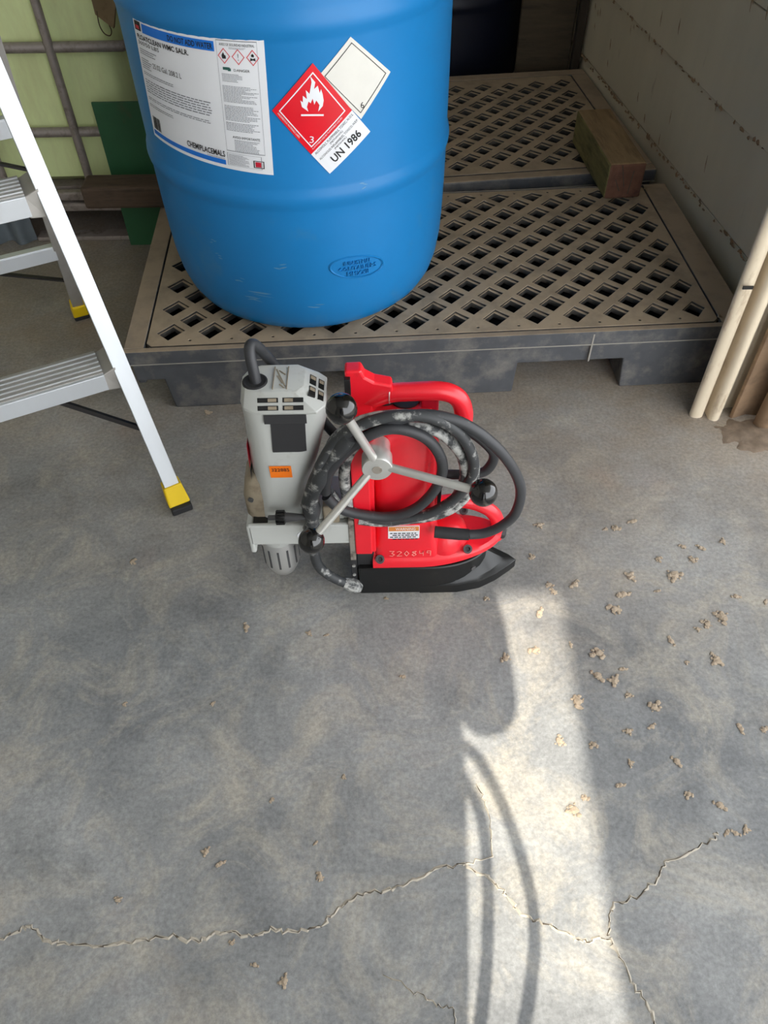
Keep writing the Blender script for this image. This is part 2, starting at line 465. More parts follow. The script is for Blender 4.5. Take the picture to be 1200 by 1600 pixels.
CL = [(0.268,0.85,0.014),(0.335,0.788,0.0204),(0.437,0.802,0.0205),(0.417,0.765,0.0224),(0.394,0.734,0.0265),(0.515,0.802,0.0273),(0.558,0.837,0.0162),(0.61,0.756,0.0156),(0.624,0.879,0.0142),(0.578,0.865,0.0164),(0.434,0.914,0.0192),(0.572,0.714,0.0262),(0.543,0.702,0.0174),(0.475,0.669,0.0171),(0.539,0.633,0.023),(0.265,0.731,0.0198),(0.245,0.656,0.0212),(0.195,0.643,0.0168),(0.348,0.649,0.0232),(0.34,0.607,0.0227),(0.366,0.599,0.0206),(0.385,0.619,0.0125),(0.3,0.563,0.0263),(0.383,0.572,0.0122),(0.42,0.552,0.0201),(0.407,0.519,0.0138),(0.368,0.512,0.0137),(0.542,0.512,0.0157),(0.577,0.511,0.0137),(0.262,0.498,0.0175),(0.311,0.491,0.0136),(0.43,0.463,0.0172),(0.361,0.461,0.0114),(0.34,0.429,0.0131),(0.284,0.411,0.013),(0.264,0.393,0.0202),(0.434,0.413,0.013),(0.475,0.397,0.0184),(0.291,0.925,0.0169),(0.467,0.929,0.0169),(0.295,0.773,0.0157),(0.29,0.787,0.0136),(0.496,0.84,0.0139),(0.657,0.743,0.0111),(0.525,0.692,0.0108),(0.476,0.77,0.0112),(0.547,0.868,0.0141),(0.414,0.912,0.0096),(0.49,0.629,0.0084),(0.307,0.666,0.0107),(-0.256,0.346,0.0125),(-0.233,0.33,0.0124),(-0.096,0.31,0.014),(-0.366,0.286,0.0103),(-0.207,0.232,0.0083),(-0.175,0.206,0.0098),(-0.136,0.188,0.0145),(-0.104,0.354,0.0072),(-0.17,0.416,0.0093),(-0.066,0.448,0.0076),(-0.459,0.855,0.014),(-0.238,0.711,0.0174),(-0.13,0.696,0.0108),(-0.101,0.692,0.0086),(0.026,0.612,0.0104),(-0.276,0.57,0.0081),(-0.416,0.572,0.0081),(0.486,0.358,0.0126),(0.501,0.362,0.0126),(0.473,0.358,0.0108),(0.001,0.765,0.009),(-0.377,1.257,0.0166),(0.176,0.761,0.0101)]

# ================================================================== structure
fl = MB()
fl.add([(-4, -7, 0), (4, -7, 0), (4, 4.2, 0), (-4, 4.2, 0)], [(0, 1, 2, 3)])
floor = struct('floor', fl, MT['concrete'])

def crack(path, w, wl, seed):
    r = random.Random(seed)
    pts = []
    for a, b in zip(path[:-1], path[1:]):
        for k in range(6):
            t = k / 6
            pts.append((a[0] + (b[0] - a[0]) * t + r.uniform(-.0028, .0028), a[1] + (b[1] - a[1]) * t + r.uniform(-.0028, .0028)))
    pts.append(path[-1])
    for nm, ww, z, mi in (('crack_edge', wl, 0.0006, 'cracklight'), ('crack', w, 0.0011, 'crack')):
        vs, fs = [], []
        for k, q in enumerate(pts):
            a, b = pts[max(k - 1, 0)], pts[min(k + 1, len(pts) - 1)]
            d = Vector((b[0] - a[0], b[1] - a[1], 0)).normalized()
            n = Vector((-d.y, d.x, 0))
            wa, wb = ww * r.uniform(.15, 1), ww * r.uniform(.15, 1)
            c = Vector((q[0], q[1], 0.0))
            vs += [c + n * wa + Vector((0, 0, 0.0001)), c + Vector((0, 0, z + r.uniform(0, .0008) * (nm == 'crack_edge'))), c - n * wb + Vector((0, 0, 0.0001))]
            if k:
                o = 3 * k
                fs += [(o - 3, o, o + 1, o - 2), (o - 2, o + 1, o + 2, o - 1)]
        mb = MB()
        mb.add(vs, fs)
        mb.build(nm, MT[mi], floor)
crack(CR1, .0016, .0032, 1)
crack(CR2, .0015, .0028, 2)
crack(CR3, .0009, .0018, 3)
crack(CR4, .0006, .0014, 4)

# right-hand wall of painted boards
WA = 0.115
WT = Vector((-math.sin(WA), math.cos(WA), 0))
WN = Vector((math.cos(WA), math.sin(WA), 0))
W0 = Vector((0.763, 1.94, 0))
def wp(s, d, z):
    return W0 + WT * s + WN * d + Vector((0, 0, z))
wall_r = MB()
wall_r.add([wp(a, d, z) for z in (0, 3.4) for a, d in ((-.72, .03), (1.5, .03), (1.5, .10), (-.72, .10))],
           [(3, 2, 1, 0), (4, 5, 6, 7), (0, 1, 5, 4), (1, 2, 6, 5), (2, 3, 7, 6), (3, 0, 4, 7)])
wall_right = struct('wall_right', wall_r, MT['grime'])
zs = [0.0, 0.186, 0.39, 0.594, 0.798, 1.002, 1.206, 1.41, 1.614, 1.818, 2.022, 2.226, 2.43, 2.634, 2.838, 3.042, 3.246]
for k in range(len(zs) - 1):
    b = MB()
    tilt = 0.004
    z0, z1 = zs[k] + .0015, zs[k + 1] - .0015
    front0, front1 = -.004 + tilt * (k % 2), .002
    b.add([wp(-.72, front0, z0), wp(1.5, front0, z0), wp(1.5, .03, z0), wp(-.72, .03, z0), wp(-.72, front1, z1), wp(1.5, front1, z1), wp(1.5, .03, z1), wp(-.72, .03, z1)],
          [(3, 2, 1, 0), (4, 5, 6, 7), (0, 1, 5, 4), (1, 2, 6, 5), (2, 3, 7, 6), (3, 0, 4, 7)])
    b.build('wall_board', MT['wallboard'], wall_right, bevel=.002)
# rusty grime crusted along the two visible seams
for zi, zz in ((0, .186), (1, .39)):
    r = random.Random(40 + zi)
    g = MB()
    for k in range(150 if zi == 0 else 60):
        s = r.uniform(-.62, 1.15)
        h = r.uniform(.001, .006) * (2.2 if r.random() < .12 else 1)
        l = r.uniform(.002, .013)
        c = wp(s, -.0035, zz + r.uniform(-.006, .003))
        vs = []
        for q in range(7):
            a = 2 * PI * q / 7
            rr = r.uniform(.6, 1.1)
            vs.append(c + WT * (math.cos(a) * l * rr) + Vector((0, 0, math.sin(a) * h * rr)))
        vs.append(c - WN * .004)
        g.add(vs, [(q, (q + 1) % 7, 7) for q in range(7)])
    o = g.build('seam_grime', MT['grime'], wall_right)
    o['kind'] = 'stuff'
# dark streaks on the boards (chipped paint)
g = MB()
r = random.Random(77)
for k in range(46):
    s, z = r.uniform(-.6, 1.1), r.uniform(.2, .62)
    h, l = r.uniform(.006, .022), r.uniform(.0012, .003)
    c = wp(s, -.0046, z)
    vs = []
    for q in range(6):
        a = 2 * PI * q / 6
        vs.append(c + WT * (math.cos(a) * l * r.uniform(.6, 1.2) + .004 * math.sin(a)) + Vector((0, 0, math.sin(a) * h)))
    vs.append(c - WN * .0015)
    g.add(vs, [(q, (q + 1) % 6, 6) for q in range(6)])
o = g.build('paint_chips', MT['grime'], wall_right)
o['kind'] = 'stuff'

FY, HZ, CZ = -1.80, 3.18, 3.45
struct('wall_back', MB().box(-4, 4, 3.75, 3.85, 0, CZ), MT['plywood'])
struct('wall_left', MB().box(-2.3, -2.2, FY, 3.75, 0, CZ), MT['plaster'])
struct('ceiling', MB().box(-2.3, 4, FY - .1, 3.85, CZ, CZ + .1), MT['ceil'])
wf = MB()
wf.box(-2.3, -.17, FY - .10, FY, 0, CZ)
wf.box(-.17, .218, FY - .10, FY, HZ, CZ)
wf.box(.218, .72, FY - .10, FY, 0, CZ)
wf.box(.72, 4, FY - .10, FY, HZ, CZ)
struct('wall_front', wf, MT['plaster'])

# ================================================================== pallets
PP = 0.085
YAW = 0.0450775
E1 = Vector((math.cos(YAW), math.sin(YAW), 0))
E2 = Vector((-math.sin(YAW), math.cos(YAW), 0))
OO = Vector((-0.43618, 1.33558, 0))

def grate_curve(name, x0, x1, y0, y1, ext, thick, bev):
    cu = bpy.data.curves.new(name, 'CURVE')
    cu.dimensions = '2D'
    cu.fill_mode = 'BOTH'
    cu.extrude = thick / 2
    cu.bevel_depth = bev
    cu.bevel_resolution = 1
    def poly(pts):
        s = cu.splines.new('POLY')
        s.points.add(len(pts) - 1)
        for q, p in zip(s.points, pts):
            q.co = (p[0] * PP, p[1] * PP, 0, 1)
        s.use_cyclic_u = True
    c = .12
    poly([(x0 + c, y0), (x1 - c, y0), (x1, y0 + c), (x1, y1 - c), (x1 - c, y1), (x0 + c, y1), (x0, y1 - c), (x0, y0 + c)])
    h = .330
    mrg = .13
    for a in range(-1, 15):
        for bq in range(-1, 8):
            for of in (0, .5):
                cx, cy = a + of, bq + of
                if cx < x0 + mrg + .1 or cx > x1 - mrg - .1 or cy < y0 + mrg + .1 or cy > y1 - mrg - .1:
                    continue
                e = ext
                pts = [(cx - h, cy), (cx - e, cy - h - e + .0), (cx, cy - h)]
                # square hole on its corner; the upper layer's hole is stretched to leave a ledge
                d = Vector((-1, -1)).normalized() * ext
                q = [Vector((cx - h, cy)) + d, Vector((cx, cy - h)) + d, Vector((cx + h, cy)) - d, Vector((cx, cy + h)) - d]
                q = [(min(max(v.x, x0 + mrg), x1 - mrg), min(max(v.y, y0 + mrg), y1 - mrg)) for v in q]
                if max(v[0] for v in q) - min(v[0] for v in q) < .2:
                    continue
                poly(q)
    for k in range(14):
        for yy in (y0 + .17, y1 - .17):
            cx = k + .5
            if abs(yy - round(yy - .5) - .5) < .1:
                continue
            poly([(cx + .055 * math.cos(t * PI / 3), yy + .05 * math.sin(t * PI / 3)) for t in range(6)])
    ob = bpy.data.objects.new(name, cu)
    COL.objects.link(ob)
    me = bpy.data.meshes.new_from_object(ob)
    bpy.data.objects.remove(ob)
    bpy.data.curves.remove(cu)
    return me

def pallet(label, org, yaw, x0, x1, y0, y1, gx0, gx1, gy0, gy1, feet):
    t = thing('spill_pallet', label, 'pallet', org)
    t.rotation_euler = (0, 0, yaw)
    H = .155
    X0, X1, Y0, Y1 = x0 * PP, x1 * PP, y0 * PP, y1 * PP
    GX0, GX1, GY0, GY1 = (gx0 - .06) * PP, (gx1 + .06) * PP, (gy0 - .06) * PP, (gy1 + .06) * PP
    # sump: walls with fork openings
    b = MB()
    for ya, yb in ((Y0 + .006, Y0 + .024), (Y1 - .024, Y1 - .006)):
        prof = [(X0 + .008, .124)]
        prev = X0 + .008
        up = .078
        poly = [(X0 + .008, .124)]
        first = True
        for fa, fb in feet:
            fa, fb = fa * PP, fb * PP
            if first:
                poly += [(X0 + .010, up)]
                first = False
            poly += [(fa - .008, up), (fa, 0), (fb, 0), (fb + .004, up)]
        poly += [(X1 - .010, up), (X1 - .008, .124)]
        b.prism_xz(poly, ya, yb)
    b.box(X0 + .008, X0 + .024, Y0 + .02, Y1 - .02, .06, .124)
    b.box(X1 - .024, X1 - .008, Y0 + .02, Y1 - .02, .06, .124)
    for fa, fb in feet:
        b.box(fa * PP, fa * PP + .012, Y0 + .02, Y1 - .02, 0, .078)
        b.box(fb * PP - .012, fb * PP, Y0 + .02, Y1 - .02, 0, .078)
    b.build('sump_wall', MT['pallet'], t, bevel=.003)
    MB().box(X0 + .02, X1 - .02, Y0 + .02, Y1 - .02, .072, .082).build('sump_floor', MT['sump'], t)
    # raised rim in four pieces with an overhanging lip
    rim = MB()
    rim.box(X0, X1, Y0, GY0, .122, H)
    rim.box(X0, X1, GY1, Y1, .122, H)
    rim.box(X0, GX0, GY0, GY1, .122, H)
    rim.box(GX1, X1, GY0, GY1, .122, H)
    rim.build('rim', MT['pallet'], t, bevel=.004)
    sm = MB()
    sm.box(X0 - .0008, X1 + .0008, Y0 - .0012, Y0 + .002, .1225, .1245)
    if y1 < 7:
        sm.box(X0 + .745 * (X1 - X0), X0 + .745 * (X1 - X0) + .003, Y0 - .0006, Y0 + .007, .080, H - .006)
    sm.build('mould_line', MT['seam'], t)
    # support ledge under the grate and the grate in two layers
    me = grate_curve('grate', gx0, gx1, gy0, gy1, 0.0, .010, .002)
    me.materials.append(MT['grate'])
    g = bpy.data.objects.new('grate', me)
    COL.objects.link(g)
    g.parent = t
    g.location = (0, 0, H - .0125)
    me2 = grate_curve('grate_ribs', gx0, gx1, gy0, gy1, .045, .003, .0015)
    me2.materials.append(MT['grate'])
    g2 = bpy.data.objects.new('grate_ribs', me2)
    COL.objects.link(g2)
    g2.parent = t
    g2.location = (0, 0, H - .003)
    return t

pallet('low black spill pallet carrying the blue drum, nearer of the two', OO, YAW, -1.06, 14.15, -.77, 6.43, -.52, 13.40, -.54, 6.34,
       [(-.18, 3.45), (4.85, 8.48), (11.29, 13.55)])
RREL = .055
ro = OO + E1 * (.046 * PP) + E2 * (7.63 * PP)
pallet('dusty spill pallet in the shade behind the one under the drum', ro, YAW + RREL, -1.06, 14.12, -1.05, 7.25, -.56, 13.45, -.58, 6.70,
       [(-.18, 3.45), (4.85, 8.48), (11.29, 13.55)])

# ================================================================== blue drum
DC = Vector((-.156, 1.582, 0))
DZ = .157
def drum_profile():
    pr = [(.0, .0), (.232, .0), (.250, .005), (.263, .016), (.274, .035), (.2825, .064), (.288, .10), (.291, .15), (.2925, .20),
          (.2935, .255), (.2935, .278), (.2945, .284), (.2975, .292), (.2985, .300), (.2975, .308), (.2945, .316), (.2935, .322),
          (.2935, .40), (.2930, .545), (.2945, .552), (.2975, .560), (.2985, .568), (.2975, .576), (.2945, .584), (.2930, .592),
          (.2915, .72), (.286, .80), (.272, .85), (.262, .862), (.270, .872), (.272, .886), (.262, .892), (.250, .888), (.245, .875), (.0, .872)]
    return pr
drum = thing('plastic_drum', 'blue plastic drum with hazard labels standing on the nearer spill pallet', 'drum', (DC.x, DC.y, DZ))
MB().lathe(drum_profile(), seg=96).build('drum_shell', MT['blue'], drum, smooth=28)
for bx in (-.13, .13):
    MB().lathe([(.0, 0), (.032, 0), (.032, .014), (.026, .018), (.0, .018)], (bx, .09, .872), seg=20).build('bung', MT['blue'], drum, smooth=40)

class Wrap:
    """flat print laid on the drum: (u, v) of a label -> arc length and height -> curved surface"""
    def __init__(self, tl, tr, br, bl, R=.2938):
        self.q = (tl, tr, br, bl)
        self.R = R
    def az(self, u, v):
        tl, tr, br, bl = self.q
        a = [(tl[k] * (1 - u) + tr[k] * u) * (1 - v) + (bl[k] * (1 - u) + br[k] * u) * v for k in (0, 1)]
        return a
    def pt(self, u, v, d):
        a, z = self.az(u, v)
        th = a / .2935
        R = self.R + d
        return (R * math.sin(th), -R * math.cos(th), z - DZ)
    def rect(self, mb, u0, v0, u1, v1, d, mi=0, n=None):
        return self.quad(mb, [(u0, v0), (u1, v0), (u1, v1), (u0, v1)], d, mi, n)
    def quad(self, mb, c, d, mi=0, n=None):
        la = max(abs(self.az(*c[0])[0] - self.az(*c[1])[0]), abs(self.az(*c[0])[0] - self.az(*c[2])[0]), abs(self.az(*c[0])[0] - self.az(*c[3])[0]))
        n = n or max(1, int(la / .012) + 1)
        vs = []
        for j in range(n + 1):
            for i in range(n + 1):
                s, t = i / n, j / n
                p = [(c[0][k] * (1 - s) + c[1][k] * s) * (1 - t) + (c[3][k] * (1 - s) + c[2][k] * s) * t for k in (0, 1)]
                vs.append(self.pt(p[0], p[1], d))
        fs = [(j * (n + 1) + i, j * (n + 1) + i + 1, (j + 1) * (n + 1) + i + 1, (j + 1) * (n + 1) + i) for j in range(n) for i in range(n)]
        mb.add(vs, fs, mi)
    def text(self, mb, s, u0, v0, u1, v1, d, mi=0, bold=0.0):
        vs, fs = text_mesh(s, bold)
        mb.add([self.pt(u0 + x * (u1 - u0), v1 + y * (v0 - v1), d) for x, y in vs], fs, mi)
    def poly(self, mb, pts, d, mi=0):
        mb.add([self.pt(u, v, d) for u, v in pts], [tuple(range(len(pts)))], mi)
    def frame(self, mb, c, w, d, mi=0):
        cx, cy = sum(p[0] for p in c) / 4, sum(p[1] for p in c) / 4
        inn = [(cx + (p[0] - cx) * (1 - w), cy + (p[1] - cy) * (1 - w)) for p in c]
        for k in range(4):
            j = (k + 1) % 4
            self.quad(mb, [c[k], c[j], inn[j], inn[k]], d, mi)
    def lines(self, mb, u0, v0, u1, v1, n, d, mi, seed, ragged=.3, fill=.38):
        n = int(n * 1.6 + .5)
        """fine print too small to read: rows of word-length strokes"""
        r = random.Random(seed)
        hh = (v1 - v0) / n
        for k in range(n):
            y0 = v0 + k * hh
            u = u0
            end = u1 - (u1 - u0) * ragged * r.random()
            while u < end:
                l = (u1 - u0) * r.uniform(.03, .09)
                self.rect(mb, u, y0 + hh * .2, min(u + l, end), y0 + hh * (.2 + fill), d, mi, 2)
                u += l + (u1 - u0) * .012

# product label on the left of the drum
L = Wrap((-.261, .714), (-.011, .711), (-.021, .504), (-.283, .521))
base = MB()
L.rect(base, 0, 0, 1, 1, .0006, 0, 26)
plab = base.build('product_label', MT['paper'], drum, smooth=60)
plab['label'] = 'large white printed product label with blue bands'
pr = MB()
INK, GRY, BLU, PNK, GRN, DRD, PAP = range(7)
d1, d2, d3 = .0011, .0015, .0019
L.rect(pr, .10, .035, .685, .105, d1, BLU)
L.text(pr, 'DO NOT ADD WATER', .345, .05, .675, .092, d2, INK, .02)
L.rect(pr, .015, .03, .085, .10, d1, INK)
L.rect(pr, .03, .06, .07, .088, d2, DRD)
L.text(pr, 'FLOATCLEAN WMC SALR.', .03, .125, .50, .165, d2, INK, .02)
L.text(pr, '360/50 LBS', .03, .175, .25, .205, d2, INK)
L.lines(pr, .03, .235, .22, .285, 2, d1, GRY, 1)
L.text(pr, '25.02 Gal. 208.2 L', .16, .315, .42, .355, d2, INK)
L.lines(pr, .03, .31, .15, .40, 3, d1, GRY, 2)
L.lines(pr, .03, .42, .34, .45, 1, d1, GRY, 3, .05)
L.lines(pr, .03, .48, .63, .60, 4, d1, GRY, 4, .05)
L.lines(pr, .03, .63, .62, .66, 1, d1, GRY, 5, .05)
L.lines(pr, .03, .69, .30, .72, 1, d1, GRY, 6, .05)
rb = random.Random(5)
u = .035
while u < .125:
    ww = rb.choice((.002, .004, .006))
    L.rect(pr, u, .80, u + ww, .915, d1, INK, 1)
    u += ww + rb.choice((.002, .004))
L.rect(pr, .02, .93, .685, .97, d1, BLU)
L.text(pr, 'CHEMIPLACEMALS', .39, .855, .685, .905, d2, INK, .02)
L.lines(pr, .55, .915, .69, .928, 1, d1, GRY, 8)
L.frame(pr, [(.70, .02), (.955, .02), (.955, .845), (.70, .845)], .012, d1, GRY)
L.text(pr, 'AVISO DE SEGURIDAD INDUSTRIAL', .72, .04, .94, .058, d1, INK)
L.lines(pr, .78, .065, .90, .08, 1, d1, GRY, 9)
for k, cu_ in enumerate((.745, .835, .925)):
    cv = .128
    dm = [(cu_, cv - .055), (cu_ + .040, cv), (cu_, cv + .055), (cu_ - .040, cv)]
    L.frame(pr, dm, .16, d1, PNK)
    if k == 0:
        L.poly(pr, [(cu_ - .012, cv + .018), (cu_ - .014, cv - .005), (cu_ - .003, cv - .026), (cu_ + .004, cv - .008), (cu_ + .012, cv - .004), (cu_ + .012, cv + .018)], d2, INK)
    elif k == 1:
        L.text(pr, '!', cu_ - .003, cv - .024, cu_ + .003, cv + .024, d2, GRY)
    else:
        L.poly(pr, [(cu_ - .008, cv - .020), (cu_, cv - .028), (cu_ + .008, cv - .020), (cu_ + .008, cv - .006), (cu_ - .008, cv - .006)], d2, INK)
        L.poly(pr, [(cu_ - .017, cv + .022), (cu_ - .014, cv), (cu_, cv + .008), (cu_ + .014, cv), (cu_ + .017, cv + .022), (cu_, cv + .016)], d2, INK)
L.rect(pr, .73, .205, .775, .225, d1, GRN)
L.rect(pr, .762, .21, .782, .23, d2, GRN)
L.text(pr, 'DANGER', .80, .212, .90, .230, d1, INK)
L.lines(pr, .72, .25, .85, .31, 4, d1, GRY, 10)
L.lines(pr, .715, .335, .945, .46, 8, d1, GRY, 11, .5)
L.lines(pr, .715, .48, .945, .60, 7, d1, GRY, 12, .4)
L.lines(pr, .715, .61, .945, .68, 4, d1, GRY, 13, .3)
L.text(pr, 'AVISO IMPORTANTE', .75, .715, .93, .735, d1, INK)
L.lines(pr, .76, .745, .93, .84, 5, d1, GRY, 14, .3)
L.frame(pr, [(.70, .86), (.93, .86), (.93, .965), (.70, .965)], .03, d1, GRY)
L.lines(pr, .71, .87, .85, .96, 6, d1, GRY, 15, .3)
L.frame(pr, [(.875, .895), (.945, .895), (.945, .955), (.875, .955)], .18, d1, INK)
L.rect(pr, .888, .905, .925, .945, d2, DRD)
pr.build('print', [MT[k] for k in ('ink', 'inkgrey', 'inkblue', 'inkpink', 'inkgreen', 'inkdarkred', 'paper')], plab)

# white diamond label (its number 6 in the lowest corner), partly under the red one
WL = Wrap((.121, .704), (.192, .641), (.134, .581), (.067, .656), .2937)
b = MB()
WL.rect(b, 0, 0, 1, 1, .0004, 0, 14)
wl = b.build('white_diamond_label', MT['paperworn'], drum, smooth=60)
wl['label'] = 'crumpled white diamond label with thin black border'
b = MB()
WL.frame(b, [(.07, .07), (.93, .07), (.93, .93), (.07, .93)], .03, .0009, 0)
def rot_text(W, mb, s, cu_, cv, ex, ey, d, mi):
    vs, fs = text_mesh(s)
    mb.add([W.pt(cu_ + (x - .5) * ex[0] + (y - .5) * ey[0], cv + (x - .5) * ex[1] + (y - .5) * ey[1], d) for x, y in vs], fs, mi)
rot_text(WL, b, '6', .87, .80, (.05, -.05), (-.075, -.075), .0009, 0)
b.build('print', [MT['ink']], wl)

# red flammable-liquid diamond with its white text band; u runs along the upper right edge from the left corner
RL = Wrap((.059, .675), (.118, .598), (.045, .537), (-.011, .609), .2940)
b = MB()
RL.rect(b, 0, 0, 1, 1, .0010, 0, 16)
rl = b.build('hazard_label', MT['inkred'], drum, smooth=60)
rl['label'] = 'red diamond hazard label with white flame and number 3'
b = MB()
# band below the lower right edge of the diamond
BL = Wrap((.045, .537), (.118, .598), (.150, .558), (.074, .501), .2940)
BL.rect(b, 0, 0, 1, 1, .0010, 0, 12)
band = b.build('text_band', MT['paper'], drum, smooth=60)
b = MB()
BL.text(b, 'UN 1986', .20, .55, .86, .84, .0016, 0, .02)
BL.text(b, 'ALCOHOLS, FLAMMABLE, TOXIC, N.O.S.', .06, .05, .97, .15, .0016, 0)
BL.text(b, '(METHANOL)', .36, .18, .66, .27, .0016, 0)
BL.text(b, 'ALCOHOLES INFLAMABLES, TOXICO, N.E.P.', .05, .31, .97, .40, .0016, 0)
BL.text(b, '(METANOL)', .36, .43, .64, .51, .0016, 0)
b.build('print', [MT['ink']], band)
b = MB()
RL.frame(b, [(.085, .085), (.915, .085), (.915, .915), (.085, .915)], .045, .0015, 0)
# flame and bar are drawn upright: map upright (x, y) about the centre to label axes
def RU(x, y):
    return (.5 + (x - y) * .5, .5 - (x + y) * .5) if False else (.5 + .5 * x - .5 * y, .5 - .5 * x - .5 * y)
def rpoly(pts, d=.0016):
    RL.poly(b, [RU(*q) for q in pts], d, 0)
rpoly([(-.26, .10), (-.30, .24), (-.24, .20), (-.24, .34), (-.14, .27), (-.17, .46), (-.08, .38), (-.03, .62), (-.06, .74), (.06, .62), (.03, .48), (.12, .55), (.17, .40), (.20, .48), (.24, .38),
       (.27, .24), (.25, .12), (.14, .00), (.17, .14), (.09, .24), (.04, .15), (.0, .28), (-.05, .18), (-.10, .22), (-.14, .10), (-.10, .0)][::1])
rpoly([(-.28, -.06), (.28, -.06), (.28, -.10), (-.28, -.10)])
vs, fs = text_mesh('3')
b.add([RL.pt(*RU((x - .5) * .11, -.64 + (y - .5) * .16), .0016) for x, y in vs], fs, 0)
# tiny legends in the red border
for (pa, pb) in (((.965, .10), (.965, .62)), ):
    pass
vs, fs = text_mesh('HAZARDOUS MATERIALS LABEL')
b.add([RL.pt(.10 + x * .55, .965 - y * .03 - .0, .0016) for x, y in vs], fs, 0)
vs, fs = text_mesh('FLAMMABLE LIQUID FLAMMABLE LIQUID')
b.add([RL.pt(.965 - y * .03, .92 - x * .72, .0016) for x, y in vs], fs, 0)
b.build('print', [MT['paper']], rl)

# moulded oval mark near the bottom, same blue
b = MB()
def em(a, z, d):
    R0 = .2925 - max(0, (.34 - z)) * .02
    th = a / .2935
    return ((R0 + d) * math.sin(th), -(R0 + d) * math.cos(th), z - DZ)
N = 40
ring = []
for k in range(N):
    t = 2 * PI * k / N
    c, s = math.cos(t), math.sin(t)
    for rr, dd in ((1.0, .000), (.95, .0022), (.90, .000)):
        ring.append(em(.118 + .058 * rr * c, .312 - .009 * c + .024 * rr * s, dd))
fs = []
for k in range(N):
    j = (k + 1) % N
    fs += [(3 * k, 3 * j, 3 * j + 1, 3 * k + 1), (3 * k + 1, 3 * j + 1, 3 * j + 2, 3 * k + 2)]
b.add(ring, fs)
for txt, zc, wd in (('INDUSTRIAL', .3225, .056), ('CONTAINERS', .311, .078), ('MMXXII', .2995, .044)):
    vs, fs = text_relief(txt)
    b.add([em(.118 + (x - .5) * wd, zc - .009 * (x - .5) * wd / .058 * .5 + (y - .5) * .0085, .0024 * e - .0002) for x, y, e in vs], fs)
b.build('moulded_mark', MT['blue'], drum)

# pale rub marks on the drum shell
b = MB()
rs_ = random.Random(21)
for a0, z0, dl in ((-.075, .262, .05), (-.12, .29, .012), (-.155, .33, .010), (-.03, .33, .015), (.03, .235, .02), (-.16, .36, .008), (.14, .47, .010), (-.10, .245, .03)):
    for k in range(3):
        a1, z1 = a0 + rs_.uniform(-.01, .01), z0 + rs_.uniform(-.006, .006)
        t_, sl_ = rs_.uniform(.0006, .0014), rs_.uniform(-.3, .3)
        Rz = lambda z: (.2920 if z > .36 else .2955 - .045 * max(0, (.36 - z)) ** 1.15)
        n = 5
        vs = []
        for q in range(n + 1):
            a = a1 + dl * (q / n - .5)
            zz = z1 + sl_ * dl * (q / n - .5)
            hw = t_ * math.sin(PI * (q + .15) / (n + .3))
            for e in (-1, 1):
                vs.append((a, zz + e * hw))
        out = []
        for a, zz in vs:
            h = zz - DZ
            pr_ = drum_profile()
            for (r0, h0), (r1, h1) in zip(pr_[1:-2], pr_[2:-1]):
                if h0 <= h <= h1:
                    rr0 = r0 + (r1 - r0) * (h - h0) / max(1e-6, h1 - h0)
                    break
            th = a / .2935
            out.append(((rr0 + .0005) * math.sin(th), -(rr0 + .0005) * math.cos(th), h))
        b.add(out, [(2 * q, 2 * q + 2, 2 * q + 3, 2 * q + 1) for q in range(n)])
o = b.build('rub_marks', MT['rub'], drum)
o['kind'] = 'stuff'

# second drum at the back, its deep shade painted into a near-black blue
d2o = thing('plastic_drum', 'navy drum, deep shade painted into its colour, behind the pallets, right of the blue drum', 'drum', (.238, 3.12, 0))
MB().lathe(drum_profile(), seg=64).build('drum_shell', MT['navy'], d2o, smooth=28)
# brown board and post at the back
tb = MB().box(.465, .640, 2.80, 2.82, 0, 1.4).build('weathered_board', MT['plywood'], None, bevel=.003)
tag(tb, 'brown weathered board standing upright at the back by the dark post', 'board')
tb = MB().box(.636, .662, 2.735, 2.765, 0, 2.2).build('wooden_post', MT['darkpost'], None, bevel=.004)
tag(tb, 'dark wooden post in the far corner at the end of the white wall', 'post')

# ================================================================== timbers
def timber(name, label, corner, yaw, lx, ly, lz, mats, bevel=.006):
    t = thing(name, label, 'timber', corner)
    t.rotation_euler = (0, 0, yaw)
    m = MB()
    m.add([(0, 0, 0), (lx, 0, 0), (lx, ly, 0), (0, ly, 0), (0, 0, lz), (lx, 0, lz), (lx, ly, lz), (0, ly, lz)], [(3, 2, 1, 0), (4, 5, 6, 7), (1, 2, 6, 5)], 0)
    m.add([(0, 0, 0), (lx, 0, 0), (lx, 0, lz), (0, 0, lz)], [(0, 1, 2, 3)], 1)
    m.add([(0, ly, 0), (lx, ly, 0), (lx, ly, lz), (0, ly, lz)], [(3, 2, 1, 0)], 1)
    m.add([(0, 0, 0), (0, ly, 0), (0, ly, lz), (0, 0, lz)], [(0, 1, 2, 3)], 2)
    o = m.build('block', mats, t)
    me = o.data
    bm = bmesh.new()
    bm.from_mesh(me)
    bmesh.ops.remove_doubles(bm, verts=bm.verts, dist=1e-5)
    bmesh.ops.recalc_face_normals(bm, faces=bm.faces)
    bm.to_mesh(me)
    bm.free()
    bv = o.modifiers.new('bevel', 'BEVEL')
    bv.width = bevel
    bv.segments = 2
    # growth rings / splits on the near end
    return t
tb = timber('timber_block', 'short square brown timber lying across both pallets by the white wall', (.566, 1.855, .1562), .075, .092, .325, .088,
            [MT['wood'], MT['woodend'], MT['woodgreen']])
sp = MB()
for xa, za, xb, zb in ((.03, .085, .045, .03), (.062, .07, .058, .012), (.02, .05, .035, .02)):
    sp.bar((xa, -.0006, za), (xb, -.0006, zb), (1, 0, 0), .002, .001)
sp.build('end_split', MT['crack'], tb)
